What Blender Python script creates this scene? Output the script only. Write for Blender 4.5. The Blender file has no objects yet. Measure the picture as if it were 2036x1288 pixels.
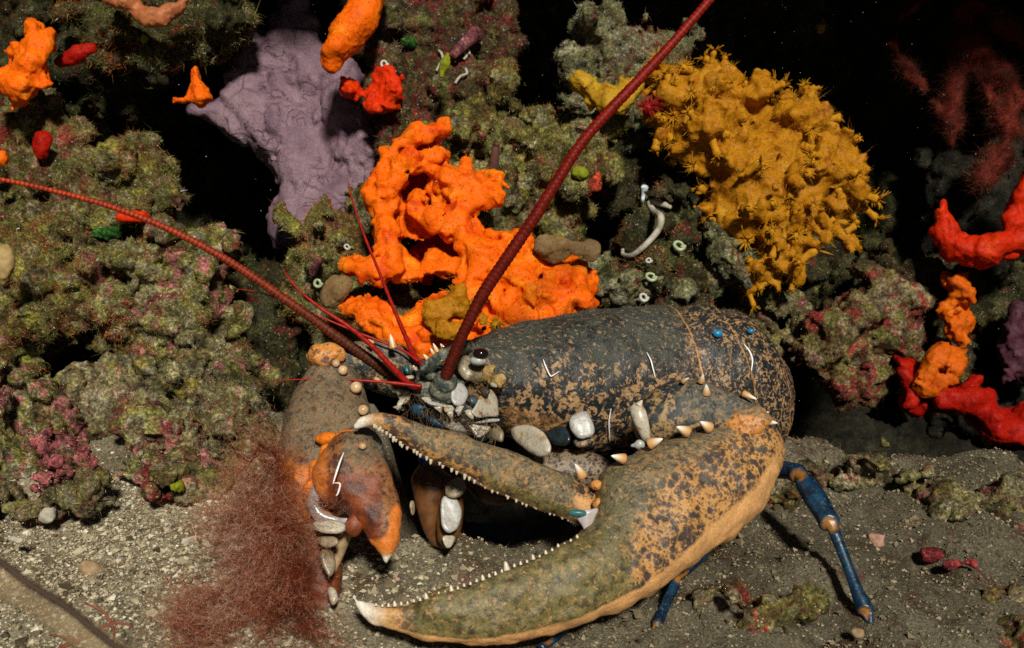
import bpy, math, random
import numpy as np
R = math.radians
rng = np.random.default_rng(7)
random.seed(7)
S = bpy.context.scene
COL = S.collection

# ------------------------------------------------------------------ camera, light, exposure
F = 2183.0                                   # focal length in photo pixels (photo 2036 x 1288)
PITCH = 20.0
CAM = np.array([0.0, 0.0, 0.32])
cd = bpy.data.cameras.new('camera'); cam = bpy.data.objects.new('camera', cd); COL.objects.link(cam)
cam.location = CAM; cam.rotation_euler = (R(90 - PITCH), 0, 0)
cd.sensor_width = 36; cd.lens = 36 * F / 2036; cd.clip_start = 0.02; cd.clip_end = 60
cd.dof.use_dof = True; cd.dof.focus_distance = 0.62; cd.dof.aperture_fstop = 18
S.camera = cam
SUN_EL, SUN_AZ = 45.0, -12.0                   # light falls from in front of the reef, high up
W = bpy.data.worlds.new('World'); S.world = W; W.use_nodes = True
_n = W.node_tree.nodes; _sky = _n.new('ShaderNodeTexSky'); _sky.sky_type = 'NISHITA'; _sky.sun_disc = False
_sky.sun_elevation = R(SUN_EL); _sky.sun_rotation = R(180 + SUN_AZ)
W.node_tree.links.new(_sky.outputs[0], _n['Background'].inputs[0]); _n['Background'].inputs[1].default_value = 0.010
sd = bpy.data.lights.new('sun', 'SUN'); sd.energy = 4.4; sd.angle = R(6.0); sd.color = (1.0, 0.94, 0.80)
sun = bpy.data.objects.new('sun', sd); COL.objects.link(sun); sun.location = (-0.2, -2, 3)
sun.rotation_euler = (R(90 - SUN_EL), 0, R(-SUN_AZ))
S.view_settings.view_transform = 'Standard'; S.view_settings.look = 'None'
S.view_settings.exposure = 0.0; S.view_settings.gamma = 1
S.render.engine = 'CYCLES'
S.cycles.use_denoising = False; S.cycles.max_bounces = 5; S.cycles.diffuse_bounces = 2
S.cycles.glossy_bounces = 2; S.cycles.transmission_bounces = 3; S.cycles.transparent_max_bounces = 6

# ------------------------------------------------------------------ places in the photo <-> points in the world
_p = R(PITCH)
RT = np.array([1.0, 0, 0]); UP = np.array([0, math.sin(_p), math.cos(_p)]); FW = np.array([0, math.cos(_p), -math.sin(_p)])
def P(px, py, d):
    px = np.asarray(px, float); py = np.asarray(py, float); d = np.asarray(d, float)
    return CAM + d[..., None] * FW + ((px - 1018) / F * d)[..., None] * RT - ((py - 644) / F * d)[..., None] * UP
def proj(V):
    q = V - CAM; d = q @ FW
    return 1018 + F * (q @ RT) / d, 644 - F * (q @ UP) / d, d
def gdepth(py):                               # depth at which the view ray meets z = 0
    a = math.atan((py - 644) / F); return CAM[2] / math.sin(a + _p) * math.cos(a)

# ------------------------------------------------------------------ noise
def _h(ix, iy, iz, s):
    n = (ix.astype(np.int64) * 374761393 + iy.astype(np.int64) * 668265263 + iz.astype(np.int64) * 2147483647 + s * 974634777) & 0xffffffff
    n = ((n ^ (n >> 13)) * 1274126177) & 0xffffffff
    n = ((n ^ (n >> 16)) * 2246822519) & 0xffffffff
    return ((n ^ (n >> 15)) & 0xffff) / 32767.5 - 1.0
def vnoise(p, s=0):
    i = np.floor(p).astype(np.int64); f = p - i; f = f * f * f * (f * (f * 6 - 15) + 10)
    x, y, z = i[:, 0], i[:, 1], i[:, 2]; fx, fy, fz = f[:, 0], f[:, 1], f[:, 2]
    def l(a, b, t): return a + (b - a) * t
    c00 = l(_h(x, y, z, s), _h(x + 1, y, z, s), fx); c10 = l(_h(x, y + 1, z, s), _h(x + 1, y + 1, z, s), fx)
    c01 = l(_h(x, y, z + 1, s), _h(x + 1, y, z + 1, s), fx); c11 = l(_h(x, y + 1, z + 1, s), _h(x + 1, y + 1, z + 1, s), fx)
    return l(l(c00, c10, fy), l(c01, c11, fy), fz)
_ROT = np.array([[.36, .48, -.8], [-.8, .6, 0], [.48, .64, .6]])
def fbm(p, oct=4, s=0, gain=.5):
    v = 0; a = 1; t = 0; q = p
    for o in range(oct):
        v = v + a * vnoise(q, s + o); t += a; a *= gain; q = (q @ _ROT.T) * 2.03 + 17.3
    return v / t

# ------------------------------------------------------------------ mesh making
def props(o, label=None, cat=None, group=None, kind=None):
    if label: o['label'] = label
    if cat: o['category'] = cat
    if group: o['group'] = group
    if kind: o['kind'] = kind
    return o
def base_of(V):
    return np.array([V[:, 0].mean(), V[:, 1].mean(), V[:, 2].min()])
def thing(name, label, cat, loc, group=None):
    o = bpy.data.objects.new(name, None); o.empty_display_size = .02; COL.objects.link(o)
    o.location = loc; return props(o, label, cat, group)
def root_loc(o):
    l = np.array(o.location)
    while o.parent: o = o.parent; l = l + np.array(o.location)
    return l
def mesh_data(name, V, faces, mat, attrs=None, smooth=True):
    me = bpy.data.meshes.new(name)
    if not isinstance(faces, (list, tuple)): faces = [faces]
    faces = [np.asarray(f, np.int32) for f in faces if len(f)]
    me.vertices.add(len(V)); me.vertices.foreach_set('co', np.asarray(V, np.float32).ravel())
    idx = np.concatenate([f.ravel() for f in faces]); tot = np.concatenate([np.full(len(f), f.shape[1], np.int32) for f in faces])
    me.loops.add(len(idx)); me.loops.foreach_set('vertex_index', idx.astype(np.int32))
    me.polygons.add(len(tot)); st = np.concatenate([[0], np.cumsum(tot)[:-1]]).astype(np.int32)
    me.polygons.foreach_set('loop_start', st); me.polygons.foreach_set('loop_total', tot)
    me.polygons.foreach_set('use_smooth', np.full(len(tot), smooth, bool))
    me.update(calc_edges=True)
    for k, a in (attrs or {}).items():
        me.attributes.new(k, 'FLOAT', 'POINT').data.foreach_set('value', np.asarray(a, np.float32))
    me.materials.append(mat)
    return me
def mk(name, V, faces, mat, parent=None, attrs=None, smooth=True, label=None, cat=None, group=None, kind=None):
    V = np.asarray(V, float); loc = root_loc(parent) if parent else base_of(V)
    o = bpy.data.objects.new(name, mesh_data(name, V - loc, faces, mat, attrs, smooth)); COL.objects.link(o)
    if parent: o.parent = parent
    else: o.location = loc
    return props(o, label, cat, group, kind)
def vnormals(V, faces):
    N = np.zeros_like(V)
    for f in ([faces] if not isinstance(faces, (list, tuple)) else faces):
        f = np.asarray(f)
        n = np.cross(V[f[:, 1]] - V[f[:, 0]], V[f[:, -1]] - V[f[:, 0]]) if f.shape[1] == 3 else np.cross(V[f[:, 2]] - V[f[:, 0]], V[f[:, 3]] - V[f[:, 1]])
        for c in range(f.shape[1]):
            for k in range(3): N[:, k] += np.bincount(f[:, c], n[:, k], len(V))
    return N / np.maximum(np.linalg.norm(N, axis=1, keepdims=True), 1e-12)

# signed-distance solids meshed with surface nets (for sponges, rocks and soft bodies)
def ell(px, py, d, rx, ry, rz=None):          # ellipsoid: radii across / up in photo pixels at depth d, rz in the same unit
    s = d / F; rz = rz if rz is not None else (rx + ry) / 2
    return ('e', P(px, py, d), np.array([rx * s, ry * s, rz * s]))
def chain(pts, d=None):                       # rows px, py, depth, radius(px)
    out = []; pts = [tuple(q) if len(q) == 4 else (q[0], q[1], d, q[2]) for q in pts]
    for a, b in zip(pts[:-1], pts[1:]):
        out.append(('c', P(a[0], a[1], a[2]), P(b[0], b[1], b[2]), a[3] * a[2] / F, b[3] * b[2] / F))
    return out
def slab(pts, d, hz=.002, r=.003, gx=0., gy=0., fold=0., ff=30):
    # rounded slab whose outline is given in photo pixels; its plane may lean: gx, gy = metres of depth per 100 px
    return ('p', np.array(pts, float), d, hz, r, gx / 100, (gy / 100, fold, ff))
def polysd(px, py, Q):
    n = len(Q); ins = np.zeros(px.shape, bool); D = np.full(px.shape, 1e18)
    for i in range(n):
        (x0, y0), (x1, y1) = Q[i], Q[(i + 1) % n]; ex, ey = x1 - x0, y1 - y0
        t = np.clip(((px - x0) * ex + (py - y0) * ey) / max(ex * ex + ey * ey, 1e-9), 0, 1)
        D = np.minimum(D, (px - x0 - t * ex) ** 2 + (py - y0 - t * ey) ** 2)
        c = (y0 > py) != (y1 > py); xi = x0 + (py - y0) * ex / (ey if abs(ey) > 1e-9 else 1e-9); ins ^= c & (px < xi)
    return np.where(ins, -1, 1) * np.sqrt(D)
_FR = np.stack([RT, UP, FW])
def solid(prims, h=.0025, k=.01, noise=(), seed=0, fine=()):
    lo = []; hi = []; prims = sorted(prims, key=lambda q: len(q) == 8)
    for q in prims:
        if q[0] == 'e':
            m = np.abs(_FR.T) @ q[2]; lo.append(q[1] - m); hi.append(q[1] + m)
        elif q[0] == 'p':
            pc = q[1].mean(0); dd = q[2] + q[5] * (q[1][:, 0] - pc[0]) + q[6][0] * (q[1][:, 1] - pc[1]); e = q[3] + q[4] + q[6][1] * 1.3
            W_ = np.vstack([P(q[1][:, 0], q[1][:, 1], dd - e), P(q[1][:, 0], q[1][:, 1], dd + e)]); lo.append(W_.min(0) - .001); hi.append(W_.max(0) + .001)
        else:
            lo.append(np.minimum(q[1] - q[3], q[2] - q[4])); hi.append(np.maximum(q[1] + q[3], q[2] + q[4]))
    amp = sum(abs(a) for _, a, _ in noise); pad = amp + 3 * h
    L = np.min(lo, 0) - pad; U = np.max(hi, 0) + pad
    n = np.ceil((U - L) / h).astype(int) + 1
    ax = [L[i] + h * np.arange(n[i]) for i in range(3)]
    D = np.full(n, .5, np.float32)
    for q, a, b in zip(prims, lo, hi):
        i0 = np.maximum(((a - pad - k - L) / h).astype(int), 0); i1 = np.minimum(((b + pad + k - L) / h).astype(int) + 2, n)
        sl = tuple(slice(i0[i], i1[i]) for i in range(3))
        G = np.stack(np.meshgrid(*[ax[i][sl[i]] for i in range(3)], indexing='ij'), -1)
        if q[0] == 'e':
            l = (G - q[1]) @ _FR.T
            k0 = np.linalg.norm(l / q[2], axis=-1); k1 = np.maximum(np.linalg.norm(l / q[2] ** 2, axis=-1), 1e-6)
            s = k0 * (k0 - 1) / k1
        elif q[0] == 'p':
            sh = G.shape[:3]; x_, y_, d_ = proj(G.reshape(-1, 3)); pc = q[1].mean(0)
            s2 = polysd(x_, y_, q[1]) * d_ / F; zz = d_ - (q[2] + q[5] * (x_ - pc[0]) + q[6][0] * (y_ - pc[1]))
            if q[6][1]: G2 = G.reshape(-1, 3); zz = zz - q[6][1] * (1.7 * fbm(G2 * [1, .3, 1] * q[6][2], 3, 7) + 1.2 * np.abs(fbm(G2 * [1, .3, 1] * q[6][2] * 1.7 + 5, 2, 9)))
            zz = np.abs(zz)
            rr = min(q[4], max(-.92 * s2.min(), 1e-5)); ax_ = s2 + rr; az_ = zz - q[3]
            s = (np.hypot(np.maximum(ax_, 0), np.maximum(az_, 0)) + np.minimum(np.maximum(ax_, az_), 0) - rr).reshape(sh)
        else:
            ba = q[2] - q[1]; pa = G - q[1]
            t = np.clip((pa @ ba) / max(ba @ ba, 1e-12), 0, 1)
            s = np.linalg.norm(pa - t[..., None] * ba, axis=-1) - (q[3] + (q[4] - q[3]) * t)
        if len(q) == 8:
            D[sl] = np.maximum(D[sl], -s); continue
        o = D[sl]; hh = np.maximum(k - np.abs(o - s), 0) / k
        D[sl] = np.minimum(o, s) - hh * hh * k / 4
    if noise:
        m = np.abs(D) < amp * 1.3 + 2 * h
        I = np.argwhere(m); pts = L + I * h; dv = np.zeros(len(I))
        for j, (fr, a, oc) in enumerate(noise): dv += a * 1.6 * fbm(pts * fr, oc, seed * 31 + j * 7) if oc > 0 else a * (2.2 * np.abs(fbm(pts * fr, -oc, seed * 31 + j * 7)) - .4)
        D[m] += dv.astype(np.float32)
    V, Q = nets(D, L, h)
    if fine:
        N = vnormals(V, Q); dd = np.zeros(len(V))
        for j, (fr, a, oc) in enumerate(fine): dd += a * 1.6 * fbm(V * fr, oc, seed * 17 + 90 + j)
        V = V + N * dd[:, None]
    return V, Q
def nets(D, L, h):
    n = np.array(D.shape); ins = D < 0
    c = np.zeros(n - 1, np.int8)
    for dx in (0, 1):
        for dy in (0, 1):
            for dz in (0, 1): c += ins[dx:n[0] - 1 + dx, dy:n[1] - 1 + dy, dz:n[2] - 1 + dz]
    cells = np.argwhere((c > 0) & (c < 8))
    ids = np.full(n - 1, -1, np.int64); ids[tuple(cells.T)] = np.arange(len(cells))
    acc = np.zeros((len(cells), 3)); cnt = np.zeros(len(cells))
    cr = np.array([[x, y, z] for x in (0, 1) for y in (0, 1) for z in (0, 1)])
    val = {tuple(q): D[tuple((cells + q).T)].astype(float) for q in cr}
    for a in cr:
        for ax in range(3):
            if a[ax] == 0:
                b = a.copy(); b[ax] = 1; va, vb = val[tuple(a)], val[tuple(b)]
                m = (va < 0) != (vb < 0); t = va[m] / (va[m] - vb[m])
                p = np.repeat(a[None].astype(float), m.sum(), 0); p[:, ax] = t
                acc[m] += p; cnt[m] += 1
    V = L + h * (cells + acc / cnt[:, None])
    Q = []
    for ax in range(3):
        u, v = (ax + 1) % 3, (ax + 2) % 3
        s0 = [slice(None)] * 3; s1 = [slice(None)] * 3
        s0[ax] = slice(0, n[ax] - 1); s1[ax] = slice(1, n[ax])
        A, B = ins[tuple(s0)], ins[tuple(s1)]
        e = np.argwhere(A != B); ok = (e[:, u] > 0) & (e[:, v] > 0) & (e[:, u] < n[u] - 1) & (e[:, v] < n[v] - 1); e = e[ok]
        if not len(e): continue
        fl = A[tuple(e.T)]
        du = np.zeros(3, int); du[u] = 1; dv = np.zeros(3, int); dv[v] = 1
        q = np.stack([ids[tuple((e - du - dv).T)], ids[tuple((e - dv).T)], ids[tuple(e.T)], ids[tuple((e - du).T)]], 1)
        q[~fl] = q[~fl][:, ::-1]; Q.append(q)
    Q = np.concatenate(Q); Q = Q[(Q >= 0).all(1)]
    return V, Q

def catmull(rows, sub):
    r = np.asarray(rows, float); r = np.vstack([2 * r[0] - r[1], r, 2 * r[-1] - r[-2]]); out = []
    for i in range(1, len(r) - 2):
        t = np.linspace(0, 1, sub, endpoint=False)[:, None]
        a, b, c, d = r[i - 1], r[i], r[i + 1], r[i + 2]
        out.append(.5 * (2 * b + (c - a) * t + (2 * a - 5 * b + 4 * c - d) * t ** 2 + (3 * b - a - 3 * c + d) * t ** 3))
    return np.vstack(out + [r[-2:-1]])
def skin(rings, c0, c1):                       # rings: rows x nr x 3
    m, nr = rings.shape[:2]; V = np.vstack([rings.reshape(-1, 3), c0[None], c1[None]])
    i, j = np.meshgrid(np.arange(m - 1), np.arange(nr), indexing='ij'); i = i.ravel(); j = j.ravel(); jn = (j + 1) % nr
    Q = np.stack([i * nr + j, i * nr + jn, (i + 1) * nr + jn, (i + 1) * nr + j], 1)
    j = np.arange(nr); jn = (j + 1) % nr
    T = np.vstack([np.stack([np.full(nr, m * nr), jn, j], 1), np.stack([np.full(nr, m * nr + 1), (m - 1) * nr + j, (m - 1) * nr + jn], 1)])
    return V, [Q, T]
def loft(secs, nr=64, sub=10, pw=1.0, rad=None, bump=None, seed=0):
    # secs rows: one edge (px,py), other edge (px,py), depth, thickness (px)
    s = catmull(secs, sub); s[:, 5] = np.maximum(s[:, 5], 1)
    A = P(s[:, 0], s[:, 1], s[:, 4]); B = P(s[:, 2], s[:, 3], s[:, 4]); c = (A + B) / 2; e = (A - B) / 2
    T = np.gradient(c, axis=0); n = np.cross(e, T); n /= np.maximum(np.linalg.norm(n, axis=1, keepdims=True), 1e-12)
    n *= np.where(n @ FW > 0, -1, 1)[:, None]
    th = s[:, 5] * s[:, 4] / F / 2
    a = np.linspace(0, 2 * math.pi, nr, endpoint=False)
    ca = np.sign(np.cos(a)) * np.abs(np.cos(a)) ** pw; sa = np.sign(np.sin(a)) * np.abs(np.sin(a)) ** pw
    k = np.ones(len(s)) if rad is None else rad(s)
    rings = c[:, None] + k[:, None, None] * (ca[None, :, None] * e[:, None] + sa[None, :, None] * (n * th[:, None])[:, None])
    V, Fc = skin(rings, c[0], c[-1])
    u = np.concatenate([np.repeat(np.linspace(0, 1, len(s)), nr), [0, 1]]); v = np.concatenate([np.tile(ca, len(s)), [0, 0]]); w = np.concatenate([np.tile(sa, len(s)), [0, 0]])
    if bump:
        N = vnormals(V, Fc)
        if ((V - np.repeat(np.vstack([c, c[:1], c[-1:]]), [nr] * len(s) + [1, 1], 0)[:len(V)]) * N).sum() < 0: N = -N
        d = 0
        for j, (fr, am, oc) in enumerate(bump): d = d + am * 1.6 * fbm(V * fr, oc, seed + 40 + j)
        V = V + N * np.asarray(d)[:, None]
    return V, Fc, dict(u=u, v=v, w=w)
def tube(rows, nr=14, sub=10, mod=None, flat=1.0):
    s = catmull(rows, sub); c = P(s[:, 0], s[:, 1], s[:, 2]); r = np.maximum(s[:, 3], .3) * s[:, 2] / F
    return tube3(c, r, nr, mod, flat)
def tube3(c, r, nr=14, mod=None, flat=1.0):
    T = np.gradient(c, axis=0); T /= np.maximum(np.linalg.norm(T, axis=1, keepdims=True), 1e-12)
    n1 = np.cross(T, FW + .013); n1 /= np.maximum(np.linalg.norm(n1, axis=1, keepdims=True), 1e-9); n2 = np.cross(n1, T)
    ln = np.concatenate([[0], np.cumsum(np.linalg.norm(np.diff(c, axis=0), axis=1))])
    if mod is not None: r = r * mod(ln)
    a = np.linspace(0, 2 * math.pi, nr, endpoint=False)
    rings = c[:, None] + r[:, None, None] * (np.cos(a)[None, :, None] * n1[:, None] + flat * np.sin(a)[None, :, None] * n2[:, None])
    V, Fc = skin(rings, c[0], c[-1])
    return V, Fc, dict(u=np.concatenate([np.repeat(np.linspace(0, 1, len(c)), nr), [0, 1]]), len=np.concatenate([np.repeat(ln, nr), [0, ln[-1]]]))
def join(parts):
    Vs, Fq, At, o = [], [], {}, 0
    for V, Fc, a in parts:
        for f in (Fc if isinstance(Fc, list) else [Fc]): Fq.append(np.asarray(f) + o)
        Vs.append(V); o += len(V)
        for k, x in a.items(): At.setdefault(k, []).append(x)
    return np.vstack(Vs), Fq, {k: np.concatenate(x) for k, x in At.items() if sum(map(len, x)) == o}
def front(V, px, py, rad=14):                  # depth of a built surface under a photo position
    x, y, d = proj(V); q = (x - px) ** 2 + (y - py) ** 2; m = q < rad * rad
    return d[m].min() if m.any() else d[q.argmin()]

# ------------------------------------------------------------------ materials
class M:
    def __init__(s, name, rough=.6, spec=.4, sss=0, sssr=(1, .3, .1), sssscale=.004):
        s.m = bpy.data.materials.new(name); s.m.use_nodes = True; s.t = s.m.node_tree; s.n = s.t.nodes
        s.b = s.n['Principled BSDF']; s.b.inputs['Roughness'].default_value = rough; s.b.inputs['Specular IOR Level'].default_value = spec
        if sss:
            s.b.inputs['Subsurface Weight'].default_value = sss; s.b.inputs['Subsurface Radius'].default_value = sssr; s.b.inputs['Subsurface Scale'].default_value = sssscale
        s.co = s.n.new('ShaderNodeTexCoord').outputs['Object']
    def _set(s, sock, v):
        if hasattr(v, 'is_output'): s.t.links.new(v, sock)
        else:
            if sock.type == 'RGBA' and len(v) == 3: v = (*v, 1)
            sock.default_value = v
    def noise(s, sc, det=4, ro=.55, dist=0, vec=None):
        x = s.n.new('ShaderNodeTexNoise'); x.inputs['Scale'].default_value = sc; x.inputs['Detail'].default_value = det
        x.inputs['Roughness'].default_value = ro; x.inputs['Distortion'].default_value = dist; s.t.links.new(vec or s.co, x.inputs['Vector']); return x.outputs['Fac']
    def off(s, v):
        x = s.n.new('ShaderNodeVectorMath'); x.operation = 'ADD'; s.t.links.new(s.co, x.inputs[0]); x.inputs[1].default_value = (v, v * 1.7, -v); return x.outputs[0]
    def warp(s, sc, amt):
        x = s.n.new('ShaderNodeTexNoise'); x.inputs['Scale'].default_value = sc; x.inputs['Detail'].default_value = 3; s.t.links.new(s.co, x.inputs['Vector'])
        y = s.n.new('ShaderNodeVectorMath'); y.operation = 'MULTIPLY_ADD'; s.t.links.new(x.outputs['Color'], y.inputs[0]); y.inputs[1].default_value = (amt,) * 3; s.t.links.new(s.co, y.inputs[2]); return y.outputs[0]
    def vor(s, sc, feat='F1', vec=None, rnd=1, out='Distance'):
        x = s.n.new('ShaderNodeTexVoronoi'); x.feature = feat; x.inputs['Scale'].default_value = sc; x.inputs['Randomness'].default_value = rnd
        s.t.links.new(vec or s.co, x.inputs['Vector']); return x.outputs[out]
    def attr(s, nm):
        x = s.n.new('ShaderNodeAttribute'); x.attribute_name = nm; return x.outputs['Fac']
    def ramp(s, fac, stops, mode='LINEAR'):
        x = s.n.new('ShaderNodeValToRGB'); x.color_ramp.interpolation = mode; e = x.color_ramp.elements
        while len(e) < len(stops): e.new(.5)
        for k, (p, c) in zip(e, stops):
            k.position = p; k.color = (c, c, c, 1) if isinstance(c, (int, float)) else (*c, 1)
        s._set(x.inputs[0], fac); return x.outputs[0]
    def mix(s, f, a, b, mode='MIX'):
        x = s.n.new('ShaderNodeMix'); x.data_type = 'RGBA'; x.blend_type = mode
        s._set(x.inputs[0], f); s._set(x.inputs[6], a); s._set(x.inputs[7], b); return x.outputs[2]
    def mth(s, op, a, b=0., c=0., clamp=False):
        x = s.n.new('ShaderNodeMath'); x.operation = op; x.use_clamp = clamp
        for i, v in enumerate((a, b, c)): s._set(x.inputs[i], v)
        return x.outputs[0]
    def col(s, c): s._set(s.b.inputs['Base Color'], c); return s
    def rough(s, v): s._set(s.b.inputs['Roughness'], v); return s
    def bump(s, h, strength=.5, dist=.001):
        x = s.n.new('ShaderNodeBump'); x.inputs['Strength'].default_value = strength; x.inputs['Distance'].default_value = dist
        s._set(x.inputs['Height'], h); s.t.links.new(x.outputs[0], s.b.inputs['Normal']); return s

def encrust(name, dark, mid, hi, acc=(), speck=.5, sc=24, seed=0, patch=0.):
    m = M(name, .85, .2); v = m.off(seed * 1.37)
    c = m.ramp(m.noise(sc, 9, .68, vec=v), [(.30, dark), (.5, mid), (.70, hi)])
    if patch:                                  # crusts of different organisms side by side
        hue = m.ramp(m.noise(44, 8, .62, 1.0, vec=m.off(seed * .61 + 20)), [(.33, (.15, .028, .020)), (.40, (.17, .085, .030)), (.46, (.13, .125, .026)), (.52, (.25, .235, .055)), (.57, (.30, .275, .185)), (.62, (.20, .17, .075)), (.68, (.36, .17, .135))])
        c = m.mix(patch, c, hue)
    for i, (cc, s2, th) in enumerate(acc):
        f = m.ramp(m.noise(s2, 7, .66, .6, vec=m.off(seed + 3.3 + i * 2.1)), [(th, 0.), (th + .05, 1.)])
        c = m.mix(f, c, cc)
    g = m.noise(420, 6, .75, vec=v)
    c = m.mix(1., c, m.ramp(g, [(.33, .08), (.5, .85), (.68, 2.5)]), 'MULTIPLY')
    c = m.mix(1., c, m.ramp(m.noise(75, 5, .65, vec=m.off(seed + 9)), [(.34, .22), (.62, 1.35)]), 'MULTIPLY')
    if speck:
        f = m.ramp(m.vor(330, vec=v), [(.10, 1.), (.18, 0.)]); f = m.mth('MULTIPLY', f, m.ramp(m.noise(90, 3, vec=v), [(.49, 0.), (.57, speck)]))
        c = m.mix(f, c, (.55, .52, .40))
    m.col(c); m.bump(m.mth('ADD', m.noise(170, 6, .7, vec=v), m.mth('MULTIPLY', g, .6)), .95, .0028)
    return m.m
OLIVE = encrust('olive_turf_rock', (.008, .009, .003), (.070, .068, .018), (.23, .21, .075), [((.24, .22, .035), 55, .56), ((.26, .12, .095), 62, .585), ((.15, .035, .028), 48, .60), ((.34, .30, .21), 85, .62)], 1., patch=0.6, seed=1)
OLIVED = encrust('dimmed_olive_rock', (.003, .004, .0015), (.018, .020, .007), (.075, .075, .03), [((.11, .020, .014), 46, .59), ((.12, .115, .025), 60, .60)], .9, patch=.12, seed=2)  # tones lowered to stand in for light fading with distance
MAROON = encrust('maroon_rock', (.006, .004, .003), (.036, .018, .011), (.10, .07, .04), [((.15, .022, .018), 44, .53), ((.08, .085, .022), 50, .54), ((.26, .22, .16), 90, .63)], 1., patch=.22, seed=3)  # colours dimmed too, so this far rock reads as less lit
PINK = encrust('pink_coralline_rock', (.022, .018, .009), (.16, .135, .060), (.32, .27, .15), [((.36, .13, .12), 52, .53), ((.22, .045, .045), 58, .59), ((.18, .17, .035), 66, .58), ((.42, .36, .28), 90, .62)], 1., patch=0.7, seed=4)
RUBBLE = encrust('rubble_stone', (.035, .028, .016), (.19, .155, .095), (.38, .33, .23), [((.26, .08, .065), 52, .58), ((.22, .17, .035), 62, .58), ((.12, .10, .05), 40, .58)], 1., patch=0.5, seed=5)
PALE = encrust('pale_grey_rock', (.020, .024, .012), (.13, .135, .075), (.36, .35, .26), [((.15, .05, .035), 55, .60), ((.10, .11, .03), 40, .58)], 1., patch=0.35, seed=6)  # grey toned down to imitate weaker light further back
REDDISH = encrust('red_crust_rock', (.012, .008, .005), (.11, .055, .035), (.24, .16, .10), [((.25, .035, .030), 46, .54), ((.13, .125, .035), 50, .54), ((.34, .20, .16), 80, .60)], 1., patch=0.55, seed=8)
WALLM = encrust('reef_shade_rock', (.004, .004, .003), (.014, .013, .008), (.04, .036, .022), [], .2, sc=9, seed=7)  # near-black colour in place of light not reaching the back

def turf_mat(name, stops, hues=False):
    m = M(name, .8, .15); c = m.ramp(m.attr('rnd'), stops)
    if hues: c = m.mix(1., c, m.ramp(m.attr('hue'), [(.25, (1.5, .55, .5)), (.42, (1.25, .95, .8)), (.55, (1, 1, 1)), (.68, (.95, 1.12, .6)), (.82, (1.3, 1.15, 1.5))]), 'MULTIPLY')
    m.col(c); return m.m
TURF = turf_mat('turf_olive', [(0, (.012, .011, .003)), (.35, (.06, .055, .014)), (.65, (.20, .18, .05)), (.9, (.40, .35, .15)), (1, (.7, .68, .6))], True)
TURFD = turf_mat('turf_dark', [(0, (.005, .005, .002)), (.4, (.020, .022, .007)), (.75, (.065, .066, .022)), (.95, (.16, .15, .08)), (1, (.5, .5, .45))], True)
TURFR = turf_mat('turf_red', [(0, (.010, .005, .003)), (.4, (.055, .022, .012)), (.7, (.12, .07, .035)), (.95, (.24, .18, .10)), (1, (.55, .5, .45))], True)
TURFP = turf_mat('turf_pale', [(0, (.03, .03, .016)), (.4, (.13, .12, .06)), (.75, (.27, .25, .16)), (1, (.6, .58, .5))], True)

def sponge(name, base, deep, pale, sss=.25, rough=.5):
    m = M(name, rough, .09, sss, (1, .22, .03), .003)
    n = m.noise(55, 6, .6, .4); c = m.ramp(n, [(.32, deep), (.45, base), (.55, base), (.70, pale)])
    c = m.mix(m.ramp(m.noise(38, 7, .68, .8, vec=m.off(5)), [(.60, 0.), (.70, .55)]), c, tuple(.35 * q + .02 for q in base)); pores = m.ramp(m.vor(300), [(.12, .45), (.24, 1.)])
    c = m.mix(1., c, pores, 'MULTIPLY')
    g = m.ramp(m.noise(600, 3, .6), [(.3, .8), (.7, 1.12)]); c = m.mix(1., c, g, 'MULTIPLY')
    m.col(c); m.bump(m.mth('ADD', m.noise(230, 5, .6), m.mth('MULTIPLY', m.noise(800, 2), .3)), .5, .0015); return m.m
ORANGE = sponge('orange_sponge', (.84, .140, .004), (.60, .040, .003), (.93, .27, .012))
ORANGER = sponge('red_orange_sponge', (.62, .030, .003), (.36, .010, .003), (.80, .085, .005))
REDSP = sponge('deep_red_sponge', (.34, .008, .003), (.15, .003, .002), (.48, .022, .003))
MUSTARD = sponge('mustard_colony', (.40, .165, .007), (.19, .050, .003), (.50, .25, .02), .3)
MUSTARDP = sponge('mustard_polyp', (.46, .21, .010), (.30, .11, .006), (.54, .31, .04), .3)
YELSP = sponge('yellow_sponge', (.42, .24, .015), (.26, .12, .01), (.52, .33, .04))
TANLOBE = sponge('tan_lobes', (.20, .125, .055), (.11, .06, .025), (.29, .19, .10), .1)

def plain(name, c, rough=.5, sc=300, var=.25, spec=.4, bump=.2, sss=0):
    m = M(name, rough, spec, sss); g = m.ramp(m.noise(sc, 5, .6), [(.3, 1 - var), (.7, 1 + var)])
    m.col(m.mix(1., c, g, 'MULTIPLY')); m.bump(m.noise(sc * 1.5, 4), bump, .0008); return m.m

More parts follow.
